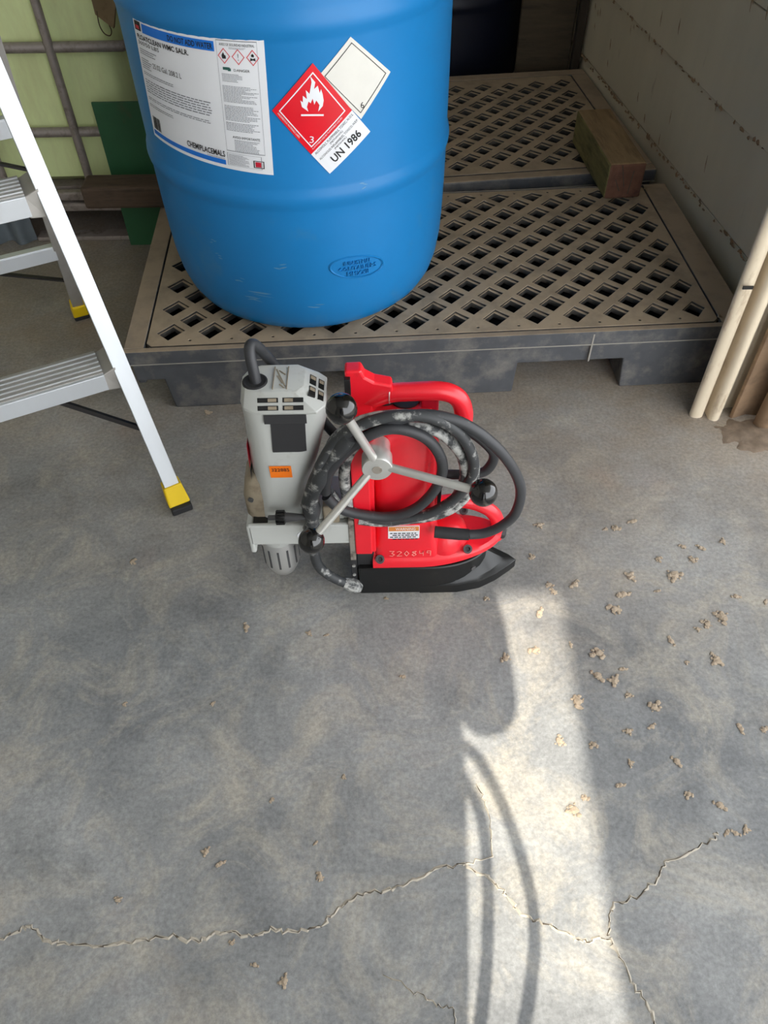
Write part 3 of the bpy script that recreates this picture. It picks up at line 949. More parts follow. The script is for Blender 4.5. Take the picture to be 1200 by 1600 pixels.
tb = timber('timber_plank', 'dark rough timber lying across the pallet corner in front of the green plate', (-.735, 1.846, .157), -.0, .42, .075, .056,
            [MT['darktimber'], MT['darktimber'], MT['darktimber']], .008)

# ================================================================== tote at the back left
TY = 2.0
tt = thing('caged_tote', 'yellowed plastic tote in a rusty steel tube cage behind the ladder', 'tote', (-1.14, 2.15, 0))
TX0, TX1 = -1.70, -.578
bt = MB()
def rr(x0, x1, y0, y1, c, z):
    out = []
    for cx, cy, a0 in ((x1 - c, y0 + c, -90), (x1 - c, y1 - c, 0), (x0 + c, y1 - c, 90), (x0 + c, y0 + c, 180)):
        for k in range(5):
            a = math.radians(a0 + 22.5 * k)
            out.append((cx + c * math.cos(a), cy + c * math.sin(a), z))
    return out
bt.loft([rr(TX0 + .05, TX1 - .05, TY + .06, TY + .30, .06, .135), rr(TX0 + .015, TX1 - .015, TY + .022, TY + .32, .07, .16), rr(TX0 + .015, TX1 - .015, TY + .022, TY + .32, .07, .98), rr(TX0 + .1, TX1 - .1, TY + .1, TY + .27, .06, 1.06)])
bt.build('bottle', MT['totebottle'], tt, smooth=50)
def tote_tube(a, b, nm):
    MB().tube([a, b], .0115, 10).build(nm, MT['galv'], tt, smooth=60)
for z in (.283, .475, .667, .859, 1.0):
    c = .012
    pts = [(TX0, TY + .33, z), (TX0, TY + c, z), (TX0 + c, TY, z), (TX1 - c, TY, z), (TX1, TY + c, z), (TX1, TY + .33, z)]
    MB().tube(pts, .0115, 10).build('cage_bar', MT['galv'], tt, smooth=60)
for x in (-1.42, -1.20, -.98, -.757):
    MB().tube([(x, TY - .008, .125), (x, TY - .008, 1.0)], .0105, 10).build('cage_post', MT['galv'], tt, smooth=60)
for y_ in (.15, .26):
    for x in (TX0 - .008, TX1 + .008):
        MB().tube([(x, TY + y_, .125), (x, TY + y_, 1.0)], .0105, 8).build('cage_post', MT['galv'], tt, smooth=60)
MB().box(TX0, TX1, TY - .012, TY + .012, .108, .132).build('base_rail', MT['galv'], tt, bevel=.005)
MB().box(TX0, TX1, TY - .02, TY + .02, .082, .104).build('base_rail', MT['galv'], tt, bevel=.006)
MB().box(TX0 + .02, TX1 - .02, TY + .02, TY + .30, .1, .134).build('base_tray', MT['galv'], tt)
# corrugated steel foot and a skid lying on the floor under the frame
cf = MB()
n = 40
vs = []
for k in range(n + 1):
    x = -1.30 + (.35) * k / n
    y = TY - .03 + .014 * math.cos(2 * PI * k / 8)
    vs += [(x, y, .001), (x, y, .084), (x, y + .003, .001), (x, y + .003, .084)]
fs = []
for k in range(n):
    o = 4 * k
    fs += [(o, o + 4, o + 5, o + 1), (o + 2, o + 3, o + 7, o + 6), (o + 1, o + 5, o + 7, o + 3), (o, o + 2, o + 6, o + 4)]
cf.add(vs, fs)
cf.build('corrugated_foot', MT['galvblue'], tt, smooth=70)
MB().box(-.945, -.60, TY - .025, TY + .015, .0, .012).build('base_skid', MT['galv'], tt, bevel=.003)
for x in (-1.25, -.74):
    MB().box(x, x + .1, TY + .15, TY + .30, 0, .084).build('rear_foot', MT['blacksteel'], tt)
local(tt, (-1.14, 2.15, 0))
# green plate leaning against the cage
gp = MB()
gp.add([(-.683, 1.948, .0), (-.562, 1.948, .0), (-.562, 1.954, .0), (-.683, 1.954, .0), (-.688, 1.966, .365), (-.556, 1.966, .365), (-.556, 1.972, .365), (-.688, 1.972, .365)],
       [(3, 2, 1, 0), (4, 5, 6, 7), (0, 1, 5, 4), (1, 2, 6, 5), (2, 3, 7, 6), (3, 0, 4, 7)])
o = gp.build('steel_plate', MT['green'], None, bevel=.0015)
tag(o, 'dark green painted steel plate leaning upright against the tote cage', 'plate')
# tag hanging on the cage
tg = thing('hanging_tag', 'small brown card tag hanging by wire on the yellowed tote', 'tag', (-.597, TY - .02, .475))
b = MB()
b.add([(-.628, TY - .013, .545), (-.592, TY - .013, .518), (-.573, TY - .013, .57), (-.628, TY - .013, .60), (-.628, TY - .019, .545), (-.592, TY - .026, .518), (-.573, TY - .024, .57), (-.628, TY - .019, .60)],
      [(3, 2, 1, 0), (4, 5, 6, 7), (0, 1, 5, 4), (1, 2, 6, 5), (2, 3, 7, 6), (3, 0, 4, 7)])
b.build('card', MT['card'], tg, bevel=.001)
MB().tube(spline([(-.622, TY - .02, .552), (-.624, TY - .02, .525), (-.618, TY - .02, .508), (-.606, TY - .02, .503), (-.600, TY - .02, .515), (-.607, TY - .02, .537)], 5), .0012, 6).build('wire', MT['wire'], tg, smooth=60)
local(tg, tg.location)

# ================================================================== step ladder
LA = Vector((-.388, .977, 0))
LB = Vector((-.735, 1.612, 0))
LW = Vector((-.9, -.436, 0))
LD = Vector((-.436, .9, 0))
UP = Vector((0, 0, 1))
LWID = .50
lad = thing('step_ladder', 'aluminium step ladder with yellow feet standing left of the drum', 'ladder', (-.75, 1.15, 0))
LTOP = .90
def fr(side, t):
    return (LA + (UP + .34 * LD + .06 * LW) * t) if side == 0 else (LA + LW * LWID + (UP + .34 * LD - .06 * LW) * t)
def rrl(side, t):
    return (LB + (UP - .46 * LD - .012 * LW) * t) if side == 0 else (LB + LW * (LWID - .03) + (UP - .46 * LD + .012 * LW) * t)
def channel(a, b, wx, dep, th, name, m):
    """U-section rail: flat face to the front, two flanges going back"""
    a, b = Vector(a), Vector(b)
    d = (b - a).normalized()
    x = (LW - d * LW.dot(d)).normalized()
    y = x.cross(d).normalized()
    if y.dot(LD) < 0:
        y = -y
    sec = [(-wx / 2, 0), (wx / 2, 0), (wx / 2, dep), (wx / 2 - th, dep), (wx / 2 - th, th), (-wx / 2 + th, th), (-wx / 2 + th, dep), (-wx / 2, dep)]
    vs = [p + x * sx + y * sy for p in (a, b) for sx, sy in sec]
    n = 8
    fs = [(i, (i + 1) % n, (i + 1) % n + n, i + n) for i in range(n)] + [(0, 5, 6, 7), (0, 1, 4, 5), (1, 2, 3, 4), (8, 13, 14, 15), (8, 9, 12, 13), (9, 10, 11, 12)]
    m_ = MB()
    m_.add(vs, fs)
    return m_.build(name, m, lad, bevel=.0012), x, y, d
for s in (0, 1):
    _, x, y, d = channel(fr(s, .045), fr(s, LTOP), .028, .026, .0022, 'front_rail', MT['alu'])
    ft = MB()
    ft.loft([[fr(s, t) + x * sx * k + y * sy for sx, sy in ((-.019, -.004), (.019, -.004), (.019, .034), (-.019, .034))] for t, k in ((.014, 1.1), (.055, .92))])
    f_ = ft.build('foot', MT['yellow'], lad, bevel=.003)
    ft = MB()
    ft.loft([[Vector((0, 0, 0 if t == 0 else .016)) + Vector((fr(s, .004).x, fr(s, .004).y, 0)) + x * sx + y * sy * 1.0 - Vector((0, 0, (x * sx + y * sy).z)) for sx, sy in ((-.020, -.010), (.020, -.010), (.020, .032), (-.020, .032))] for t in (0, 1)])
    ft.build('rubber_pad', MT['rubber'], f_, bevel=.003)
    _, x, y, d = channel(rrl(s, .04), rrl(s, LTOP - .04), .026, .020, .002, 'rear_rail', MT['aludark'])
    ft = MB()
    ft.loft([[rrl(s, t) + x * sx * k + y * sy for sx, sy in ((-.017, -.005), (.017, -.005), (.017, .025), (-.017, .025))] for t, k in ((.012, 1.1), (.048, .92))])
    f_ = ft.build('foot', MT['yellow'], lad, bevel=.003)
    ft = MB()
    ft.loft([[Vector((rrl(s, .004).x, rrl(s, .004).y, 0 if t == 0 else .015)) + x * sx + y * sy - Vector((0, 0, (x * sx + y * sy).z)) for sx, sy in ((-.018, -.008), (.018, -.008), (.018, .026), (-.018, .026))] for t in (0, 1)])
    ft.build('rubber_pad', MT['rubber'], f_, bevel=.003)
def tread(z):
    a, b = fr(0, z), fr(1, z)
    a = a + LW * .032 + LD * .000
    b = b - LW * .032
    m_ = MB()
    dep, hh = .072, .032
    m_.add([p + LD * q + UP * h for p in (a, b) for q, h in ((-.004, -hh), (-.004, 0), (dep, 0), (dep, -hh), (dep - .003, -hh), (dep - .003, -.003), (0, -.003), (0, -hh))],
           [(i, (i + 1) % 8, (i + 1) % 8 + 8, i + 8) for i in range(8)] + [(0, 1, 6, 7), (1, 2, 5, 6), (2, 3, 4, 5), (8, 9, 14, 15), (9, 10, 13, 14), (10, 11, 12, 13)])
    st = m_.build('step', MT['alu'], lad, bevel=.001)
    g = MB()
    g.bar(a + LD * .036 + UP * .0006, b + LD * .036 + UP * .0006, LD, .066, .0016)
    g.build('grip_pad', MT['aludark'], st)
    for k in range(5):
        q = .010 + k * .0125
        MB().bar(a + LD * q + UP * .0022, b + LD * q + UP * .0022, LD, .0022, .0020).build('grip_rib', MT['alu'], st)
    for c, sg in ((fr(0, z), 1), (fr(1, z), -1)):
        k_ = MB()
        k_.add([c + LW * sg * q + LD * e + UP * h for q, e, h in ((.010, .0, -.04), (.036, .0, -.036), (.036, .07, -.036), (.010, .07, -.04), (.010, .0, .006), (.034, .002, -.0035), (.034, .07, -.0035), (.010, .07, .006))],
               [(3, 2, 1, 0), (4, 5, 6, 7), (0, 1, 5, 4), (1, 2, 6, 5), (2, 3, 7, 6), (3, 0, 4, 7)])
        k_.build('step_bracket', MT['aludark'], st, bevel=.002)
tread(.283)
tread(.560)
tread(.848)
for z in (.235, .55):
    a, b = rrl(0, z), rrl(1, z)
    m_ = MB()
    m_.bar(a + LW * .01, b - LW * .01, LD, .006, .030)
    m_.bar(a + LW * .01 + UP * .016 + LD * .006, b - LW * .01 + UP * .016 + LD * .006, LD, .018, .003)
    cb = m_.build('rear_crossbar', MT['alu'], lad, bevel=.001)
    for s, f in ((0, 1), (1, -1)):
        MB().bar(rrl(s, z - .10) + LD * .008, rrl(s, z) + LW * f * .15 + UP * -.012 + LD * .01, LD, .012, .004).build('brace', MT['blacksteel'], cb)
for s, f in ((0, 1), (1, -1)):
    b_ = MB()
    b_.bar(fr(s, .155) + LD * .02, fr(s, .283) + LW * f * .15 + UP * -.03 + LD * .045, LD, .011, .0045)
    b_.bar(fr(s, .155) + LD * .016, fr(s, .283) + LW * f * .15 + UP * -.03 + LD * .041, LD, .003, .008)
    b_.build('brace', MT['blacksteel'], lad)
local(lad, lad.location)

# ================================================================== leaning sheets at the right
def folded(name, label, prof, z0, z1, lean, m, th=.0022):
    vs, fs = [], []
    n = len(prof)
    for z in (z0, z1):
        for dy in (0, th):
            for x, y in prof:
                vs.append((x + lean[0] * (z - z0), y + dy + lean[1] * (z - z0), z))
    for i in range(n - 1):
        fs += [(i, i + 1, 2 * n + i + 1, 2 * n + i), (n + i + 1, n + i, 3 * n + i, 3 * n + i + 1), (i, n + i, n + i + 1, i + 1), (2 * n + i, 2 * n + i + 1, 3 * n + i + 1, 3 * n + i)]
    fs += [(0, 2 * n, 3 * n, n), (n - 1, 2 * n - 1, 4 * n - 1, 3 * n - 1)]
    o = MB().add(vs, fs).build(name, m, None, smooth=50)
    return tag(o, label, 'metal sheet')
def arc2(cx, cy, r, a0, a1, n=7):
    return [(cx + r * math.cos(math.radians(a0 + (a1 - a0) * k / n)), cy + r * math.sin(math.radians(a0 + (a1 - a0) * k / n))) for k in range(n + 1)]
def ell(cx, cy, a, b_, a0, a1, n=9):
    return [(cx + a * math.cos(math.radians(a0 + (a1 - a0) * k / n)), cy + b_ * math.sin(math.radians(a0 + (a1 - a0) * k / n))) for k in range(n + 1)]
pA = ell(.6690, 1.222, .0140, .0095, 175, 350) + [(.685, 1.236), (.690, 1.240)]
pA += ell(.7030, 1.214, .0120, .0120, 170, 300) + [(.714, 1.208), (.722, 1.222), (.728, 1.238), (.742, 1.244), (.765, 1.246), (.79, 1.244)]
sA = folded('ribbed_sheet', 'cream sheet with two rounded ribs leaning by the wall, leftmost of the upright sheets', pA, 0, 1.9, (0.0, .008), MT['sheet'])
b = MB()
b.box(.6555, .674, 1.2065, 1.2095, .318, .324)
o = b.build('slot', MT['black'], sA)
pB = [(.738, 1.214), (.742, 1.210), (.775, 1.222), (.80, 1.218), (.83, 1.225)]
folded('flat_sheet', 'flat brownish sheet with a thin bright edge, right of the ribbed sheet', pB, 0, 1.9, (0.0, .004), MT['sheetbrown'])
pC = arc2(.80, 1.19, .02, 180, 350) + [(.84, 1.2), (.87, 1.195)]
folded('bent_sheet', 'dark rusty bent sheet standing nearest the right edge of the photo', pC, 0, 1.9, (0.01, .004), MT['sheetbrown'])
# dirt heaped at the foot of the sheets
b = MB()
rs = random.Random(12)
gx, gy = 26, 14
vs = []
for j in range(gy + 1):
    for i in range(gx + 1):
        u, v = i / gx, j / gy
        x, y = .68 + .30 * u, 1.10 + .12 * v
        h = .016 * math.sin(PI * u) ** .6 * math.sin(PI * v) ** .8 * (0.5 + u)
        h = h - .005 + .012 * (mnoise.noise(Vector((x * 40, y * 40, 0))) * .5)
        vs.append((x + rs.uniform(-.003, .003), y + rs.uniform(-.003, .003), h if 0 < i < gx and 0 < j < gy else -.003))
fs = [(j * (gx + 1) + i, j * (gx + 1) + i + 1, (j + 1) * (gx + 1) + i + 1, (j + 1) * (gx + 1) + i) for j in range(gy) for i in range(gx)]
o = b.add(vs, fs).build('dirt_heap', MT['soil'], None, smooth=80)
o['kind'] = 'stuff'
tag(o, 'heap of loose brown dirt around the feet of the upright sheets', 'dirt')

# ================================================================== magnetic drill press
DB = Vector((.02, .83, 0))
dr = thing('magnetic_drill', 'red and grey magnetic drill press with coiled cord on the concrete floor', 'drill', DB)
# magnet base: block with rounded right end, flange drawn out to a low pointed nose
def arcp(cx, cy, rx, ry, a0, a1, n=10):
    return [(cx + rx * math.cos(math.radians(a0 + (a1 - a0) * k / n)), cy + ry * math.sin(math.radians(a0 + (a1 - a0) * k / n))) for k in range(n + 1)]
YC = .83
def plan(x0, hw, xs, x1, n=12):
    """half-ellipse ended plan"""
    return [(x0, YC - hw)] + [(xs + (x1 - xs) * math.sin(PI / 2 * k / n), YC - hw * math.cos(PI / 2 * k / n)) for k in range(n + 1)] + \
           [(xs + (x1 - xs) * math.cos(PI / 2 * k / n), YC + hw * math.sin(PI / 2 * k / n)) for k in range(1, n + 1)] + [(x0, YC + hw)]
b = MB()
pl = plan(-.044, .054, .075, .178)
b.loft([[(x, y, z) for x, y in pl] for z in (.0, .072)])
base = b.build('magnet_base', MT['black'], dr, smooth=40, bevel=.0025)
b = MB()
nose = [(.06, YC - .0545), (.125, YC - .054), (.165, YC - .046), (.195, YC - .030), (.222, YC - .010), (.2335, YC), (.222, YC + .012), (.195, YC + .030), (.165, YC + .046), (.125, YC + .054), (.06, YC + .0545)]
nin = [(.06, YC - .040), (.12, YC - .040), (.150, YC - .032), (.168, YC - .018), (.176, YC - .006), (.179, YC), (.176, YC + .008), (.168, YC + .018), (.150, YC + .032), (.12, YC + .040), (.06, YC + .040)]
mid = [((a[0] * .62 + c[0] * .38), (a[1] * .62 + c[1] * .38)) for a, c in zip(nose, nin)]
b.loft([[(x, y, 0) for x, y in nose], [(x, y, .020) for x, y in nose], [(x * .985 + .002, YC + (y - YC) * .96, .021) for x, y in nose], [(x, y, .024) for x, y in mid], [(x, y, .050) for x, y in nin]])
b.build('base_nose', MT['black'], base, smooth=35)
b = MB()
b.lathe([(0, 0), (.0045, 0), (.0045, .003), (0, .003)], (.150, YC - .0435, .058), (.5, -1, .1), 10)
b.build('base_screw', MT['darksteel'], base)

# red lower housing
R = MT['red']
b = MB()
p0 = plan(-.020, .053, .065, .200)
p1 = plan(-.020, .050, .062, .192)
p2 = plan(-.018, .040, .045, .170)
b.loft([[(x, y, .0735 + .020 * max(0, (x - .06) / .13) ** 1.5) for x, y in p0], [(x, y, .086 + .016 * max(0, (x - .06) / .13) ** 1.5) for x, y in p0], [(x, y, .092 + .015 * max(0, (x - .06) / .13) ** 1.5) for x, y in p1], [(x, y, .103) for x, y in p2]])
skirt = b.build('lower_housing', R, dr, smooth=35)
b = MB()
def rbox(x0, x1, y0, y1, c, z):
    return rr(x0, x1, y0, y1, c, z)
b.loft([rbox(-.020, .094, .781, .879, .012, .075), rbox(-.018, .090, .783, .877, .016, .12), rbox(-.016, .084, .787, .873, .022, .18), rbox(-.016, .082, .788, .872, .024, .36), rbox(-.014, .070, .795, .865, .024, .372)])
body = b.build('upper_housing', R, dr, smooth=35)
# rounded bulge under the lower handle
b = MB()
b.lathe([(.0, .085), (.044, .085), (.042, .105), (.037, .122), (.027, .134), (.012, .140), (.0, .141)], (.100, .826, 0), seg=28)
b.build('housing_bulge', R, dr, smooth=40)
# slide column on the left
b = MB()
b.box(-.047, -.014, .778, .868, .116, .40)
b.box(-.047, -.020, .772, .780, .118, .36)
b.build('slide_column', R, dr, bevel=.002)
# upper bracket of the slide with hollow side
b = MB()
b.prism_xz([(-.050, .36), (-.050, .458), (-.028, .459), (-.023, .447), (-.010, .438), (.014, .432), (.016, .413), (.002, .408), (-.010, .401), (-.022, .388), (-.026, .36)], .820, .842)
b.prism_xz([(-.050, .36), (-.050, .380), (-.024, .380), (-.016, .368), (-.016, .36)], .806, .852)
b.build('top_bracket', R, dr, bevel=.003)
b = MB()
b.box(-.046, -.012, .776, .808, .352, .398)
b.build('bracket_foot', R, dr, bevel=.004)
b = MB()
b.box(-.0510, -.0425, .812, .8205, .20, .450)
b.build('dovetail_slide', MT['black'], dr, bevel=.001)
b = MB()
b.box(-.0565, -.0475, .774, .800, .100, .20)
rk = b.build('rack', MT['rack'], dr, bevel=.001)
b = MB()
b.box(-.0575, -.0470, .782, .815, .004, .0995)
b.box(-.0465, -.018, .786, .86, .06, .117)
b.build('rack_end', MT['blacksatin'], dr, bevel=.001)
b = MB()
for z in (.05, .075):
    b.lathe([(0, 0), (.003, 0), (.003, .002), (0, .002)], (-.0525, .782, z), (0, -1, 0), 8)
b.build('rack_screw', MT['steel'], rk)
# carrying handle
DH = [(-.024, .83, .388), (-.010, .83, .402), (.012, .83, .411)] + DH[2:]
dh = MB().tube(spline(DH, 8), .0136, 16).build('carry_handle', R, dr, smooth=60)
hr = MB().tube([(.012 + .0145 * math.cos(t) * .15, .83 + .0142 * math.cos(t), .411 + .0142 * math.sin(t)) for t in [2 * PI * k / 20 for k in range(20)] + [0]], .0008, 6).build('wire_tie', MT['steel'], dh)
lh = MB().tube(spline(LH, 8), .0118, 16).build('lower_handle', R, dr, smooth=60)
b = MB()
b.lathe([(.0, 0), (.012, 0), (.0135, .003), (.0135, .010), (.011, .013), (.0, .013)], (.194, .836, .095), (1, 0, -.15), 10)
b.lathe([(.0, -.012), (.005, -.012), (.005, 0), (.0, 0)], (.194, .836, .095), (1, 0, -.15), 10)
b.build('end_knob', MT['blacksatin'], dr, smooth=30)
# parts behind the coil: dark motor block and red switch box under the carrying handle
b = MB().lathe([(0, 0), (.020, 0), (.022, .004), (.022, .05), (.0, .05)], (.034, .862, .325), (0, 0, 1), 20)
b.build('capacitor', MT['blacksatin'], dr, smooth=40)
b = MB().lathe([(0, 0), (.019, 0), (.021, .004), (.021, .055), (.0, .055)], (.004, .868, .330), (0, 0, 1), 20)
b.build('rear_cap', MT['blacksatin'], dr, smooth=40)
MB().box(.056, .082, .842, .872, .335, .392).build('switch_box', MT['inkdarkred'], dr, bevel=.003)
MB().box(.0825, .100, .80, .812, .345, .357).build('toggle', MT['blacksatin'], dr, bevel=.002)
MB().box(.0835, .0895, .800, .806, .178, .30).build('cord_clip', MT['blacksatin'], dr, bevel=.001)
# socket screws
for x, y, z in ((-.008, .779, .094), (.138, .7895, .104), (.137, .868, .1115)):
    b = MB()
    b.lathe([(0, .002), (.0035, .002), (.0042, .006), (.0075, .006), (.0075, 0), (0, 0)], (x, y, z), (0, -.6, 1), 14)
    b.build('socket_screw', MT['darksteel'], skirt, smooth=30)
# stickers and scratched number
b = MB()
b.box(.006, .0565, .7845, .7875, .123, .173)
wl2 = b.build('warning_sticker', MT['paper'], body)
wl2.rotation_euler = (0, 0, 0)
b = MB()
def fr_text(mb, s, x0, x1, z0, z1, y, mi=0, sl=0.0):
    vs, fs = text_mesh(s)
    mb.add([(x0 + a * (x1 - x0), y + sl * (z0 + c * (z1 - z0)), z0 + c * (z1 - z0)) for a, c in vs], fs, mi)
b.add([(.007, .7843, .1615), (.0555, .7843, .1615), (.0555, .7843, .1722), (.007, .7843, .1722)], [(0, 1, 2, 3)], 1)
fr_text(b, 'WARNING', .018, .050, .1635, .1702, .7840, 2)
rs = random.Random(3)
for k in range(7):
    x = .009 + (.004 if k in (1, 3) else 0)
    while x < .051:
        l = rs.uniform(.003, .008)
        b.add([(x, .7843, .157 - k * .0048), (min(x + l, .054), .7843, .157 - k * .0048), (min(x + l, .054), .7843, .1545 - k * .0048), (x, .7843, .1545 - k * .0048)], [(0, 1, 2, 3)], 0)
        x += l + .0015
b.build('print', [MT['ink'], MT['warn'], MT['paper']], wl2)
b = MB()
# hand scratched digits as thin strokes
DIG = {'3': [(0, 1), (.8, 1), (.35, .58), (.85, .3), (.45, 0), (0, .1)], '2': [(0, .8), (.4, 1), (.8, .75), (0, 0), (.9, .05)], '0': [(.4, 1), (0, .5), (.4, 0), (.8, .5), (.4, 1)],
       '8': [(.75, .95), (.1, .8), (.8, .3), (.4, 0), (.05, .25), (.7, .75), (.75, .95)], '4': [(.1, 1), (.1, .5), (.75, .5), (.75, .95), (.75, 0)], '9': [(.75, .6), (.1, .6), (.15, 1), (.75, .95), (.7, 0)]}
x = .008
for ch in '320849':
    for a, c in zip(DIG[ch][:-1], DIG[ch][1:]):
        z0 = .1005
        p, q = Vector((x + a[0] * .0095, 0, z0 + a[1] * .0125)), Vector((x + c[0] * .0095, 0, z0 + c[1] * .0125))
        for v in (p, q):
            v.y = .7802 + (v.z - .075) / .045 * .002 - .0007
        b.bar(p, q, (0, 1, 0), .0006, .0011)
    x += .0122
b.build('scratched_number', MT['scratch'], body)

# grey gear plate with side lugs
b = MB()
b.box(-.216, -.053, .782, .865, .168, .186)
b.box(-.216, -.053, .776, .784, .142, .190)
b.box(-.218, -.209, .776, .865, .122, .188)
b.build('gear_plate', MT['grey'], dr, bevel=.003)
b = MB()
b.box(-.118, -.055, .79, .86, .186, .215)
b.build('slide_block', MT['grey'], dr, bevel=.004)
b = MB()
b.box(-.095, -.070, .781, .80, .186, .226)
b.build('slide_gib', MT['greydirty'], dr, bevel=.003)
# motor body: rings of (z, centre x, half width, half depth, corner)
MY = .825
RINGS = [(.160, -.166, .034, .034, .028), (.200, -.1625, .0375, .036, .030), (.260, -.1545, .0425, .039, .032), (.314, -.146, .051, .041, .034), (.390, -.1358, .0585, .042, .032), (.418, -.1358, .0585, .041, .028)]
def oct_ring(hx, hy, c, z, cx, cy=MY, n=5):
    out = []
    for sx, sy, a0 in ((1, -1, -90), (1, 1, 0), (-1, 1, 90), (-1, -1, 180)):
        for k in range(n + 1):
            a = math.radians(a0 + 90 * k / n)
            out.append((cx + sx * (hx - c) + c * math.cos(a), cy + sy * (hy - c) + c * math.sin(a), z))
    return out
b = MB()
b.loft([oct_ring(hx, hy, c, z, cx) for z, cx, hx, hy, c in RINGS])
motor = b.build('motor_housing', MT['grey'], dr, smooth=40)
# top cap with sloping front and right faces
def cap_ring(z, l, r_, f, k, lc):
    return [(r_ - .012, f, z), (r_, f + .014, z), (r_, k - .012, z), (r_ - .012, k, z), (l + lc, k, z), (l + .008, k - .008, z), (l, k - lc, z), (l, f + lc, z), (l + .006, f + .010, z), (l + lc * .9, f, z)]
b = MB()
b.loft([cap_ring(.4165, -.1945, -.0770, .7825, .867, .026), cap_ring(.4205, -.1945, -.0770, .7825, .867, .026), cap_ring(.4400, -.1915, -.1040, .7995, .860, .024), cap_ring(.4412, -.1900, -.1055, .8010, .8585, .023)])
cap = b.build('motor_cap', MT['grey'], dr, smooth=30, bevel=.0012)
def slope_patch(mb, P, U, V, N, u0, u1, v0, v1, dep, mi=0):
    c = [P + U * a + V * e for a, e in ((u0, v0), (u1, v0), (u1, v1), (u0, v1))]
    mb.add([q + N * dep for q in c] + [q - N * .004 for q in c], [(0, 1, 2, 3), (0, 4, 5, 1), (1, 5, 6, 2), (2, 6, 7, 3), (3, 7, 4, 0)], mi)
Pf = Vector((-.172, .7825, .4205))
Uf = Vector((1, 0, 0))
Vf = Vector((0, .017, .0195)).normalized()
Nf = Vector((0, -.0195, .017)).normalized()
Pr = Vector((-.0770, .795, .4205))
Ur = Vector((0, 1, 0))
Vr = Vector((-.027, 0, .0195)).normalized()
Nr = Vector((.0195, 0, .027)).normalized()
FR = [(u0, u1, v0, v1) for u0, u1 in ((.004, .032), (.038, .066)) for v0, v1 in ((.003, .0095), (.0135, .020))]
RT = [(u0, u1, v0, v1) for u0, u1 in ((.006, .024), (.029, .048)) for v0, v1 in ((.004, .013), (.017, .027))]
for (u0, u1, v0, v1) in FR:
    b = MB()
    slope_patch(b, Pf, Uf, Vf, Nf, u0, u1, v0, v1, .0005)
    vs_ = b.build('vent_slot', MT['black'], cap)
    b = MB()
    a = .5 if u0 < .02 else .08
    slope_patch(b, Pf, Uf, Vf, Nf, u0 + (u1 - u0) * a, u0 + (u1 - u0) * (a + .42), v0 + .001, v1 - .001, .0008)
    b.build('vent_fin', MT['greydirty'], cap)
for (u0, u1, v0, v1) in RT:
    b = MB()
    slope_patch(b, Pr, Ur, Vr, Nr, u0, u1, v0, v1, .0005)
    b.build('vent_slot', MT['black'], cap)
    b = MB()
    slope_patch(b, Pr, Ur, Vr, Nr, u0 + (u1 - u0) * .55, u1 - .002, v0 + .001, v1 - .001, .0008)
    b.build('vent_fin', MT['greydirty'], cap)
# moulded logo plate on the cap: small framed rectangle with slanting strokes
b = MB()
b.box(-.1475, -.1285, .806, .853, .4405, .4418)
b.build('logo_plate', MT['grey'], cap, bevel=.0006)
b = MB()
b.box(-.1480, -.1468, .806, .853, .4405, .4430)
b.box(-.1292, -.1280, .806, .853, .4405, .4430)
for (xa, ya, xb, yb) in ((-.145, .848, -.131, .812), (-.143, .834, -.135, .818), (-.141, .845, -.132, .836), (-.139, .816, -.132, .808)):
    b.bar((xa, ya, .4420), (xb, yb, .4420), (0, 0, 1), .0012, .0016)
b.build('logo_relief', MT['greydirty'], cap)
# grommet and cord leaving the top
b = MB()
b.lathe([(.0175, -.002), (.0175, .001), (.0155, .0022), (.0125, .001), (.0125, -.002)], (-.1730, .8235, .4408), (0, 0, 1), 24)
b.lathe([(.0, -.001), (.0165, -.001), (.0165, .0006), (.0, .0006)], (-.1730, .8235, .4408), (0, 0, 1), 24)
b.build('grommet', MT['rubber'], cap, smooth=40)
MB().tube(spline([(-.1715, .823, .436), (-.1735, .829, .456), (-.1765, .838, .474), (-.1765, .848, .482), (-.1725, .857, .478), (-.1660, .866, .462), (-.156, .884, .425), (-.13, .897, .37), (-.105, .89, .33), (-.083, .873, .308), (-.066, .86, .295)], 8), .0078, 12).build('motor_cord', MT['cordclean'], dr, smooth=60)
def mp(x, z, d=0.0):
    """point on the front of the motor housing, following its taper and rounded sides"""
    z_ = min(max(z, RINGS[0][0]), RINGS[-1][0])
    for q0, q1 in zip(RINGS[:-1], RINGS[1:]):
        if q0[0] <= z_ <= q1[0]:
            t = (z_ - q0[0]) / (q1[0] - q0[0])
            cx, hx, hy, c = (q0[i] + (q1[i] - q0[i]) * t for i in (1, 2, 3, 4))
            break
    e = max(0.0, abs(x - cx) - (hx - c))
    return (x, MY - hy + (c - math.sqrt(max(c * c - e * e, 1e-7))) - d, z)
def mpatch(mb, x0, x1, z0, z1, d, mi=0, nx=8, nz=6, fx=None, fz=None):
    vs, fs = [], []
    for j in range(nz + 1):
        for i in range(nx + 1):
            u, v = i / nx, j / nz
            x, z = x0 + (x1 - x0) * u, z0 + (z1 - z0) * v
            if fx:
                x = fx(u, v)
            vs.append(mp(x, z, d if not fz else fz(u, v)))
    for j in range(nz):
        for i in range(nx):
            fs.append((j * (nx + 1) + i, j * (nx + 1) + i + 1, (j + 1) * (nx + 1) + i + 1, (j + 1) * (nx + 1) + i))
    mb.add(vs, fs, mi)
b = MB()
mpatch(b, -.158, -.108, .346, .404, .0016, 0, 8, 6, lambda u, v: (-.1565 + .0035 * v) * (1 - u) + (-.1085 + .003 * v) * u)
mpatch(b, -.161, -.103, .403, .417, .004, 0, 8, 4, None, lambda u, v: .0045 - .0025 * v)
b.build('brush_cover', MT['blacksatin'], motor, smooth=60)
b = MB()
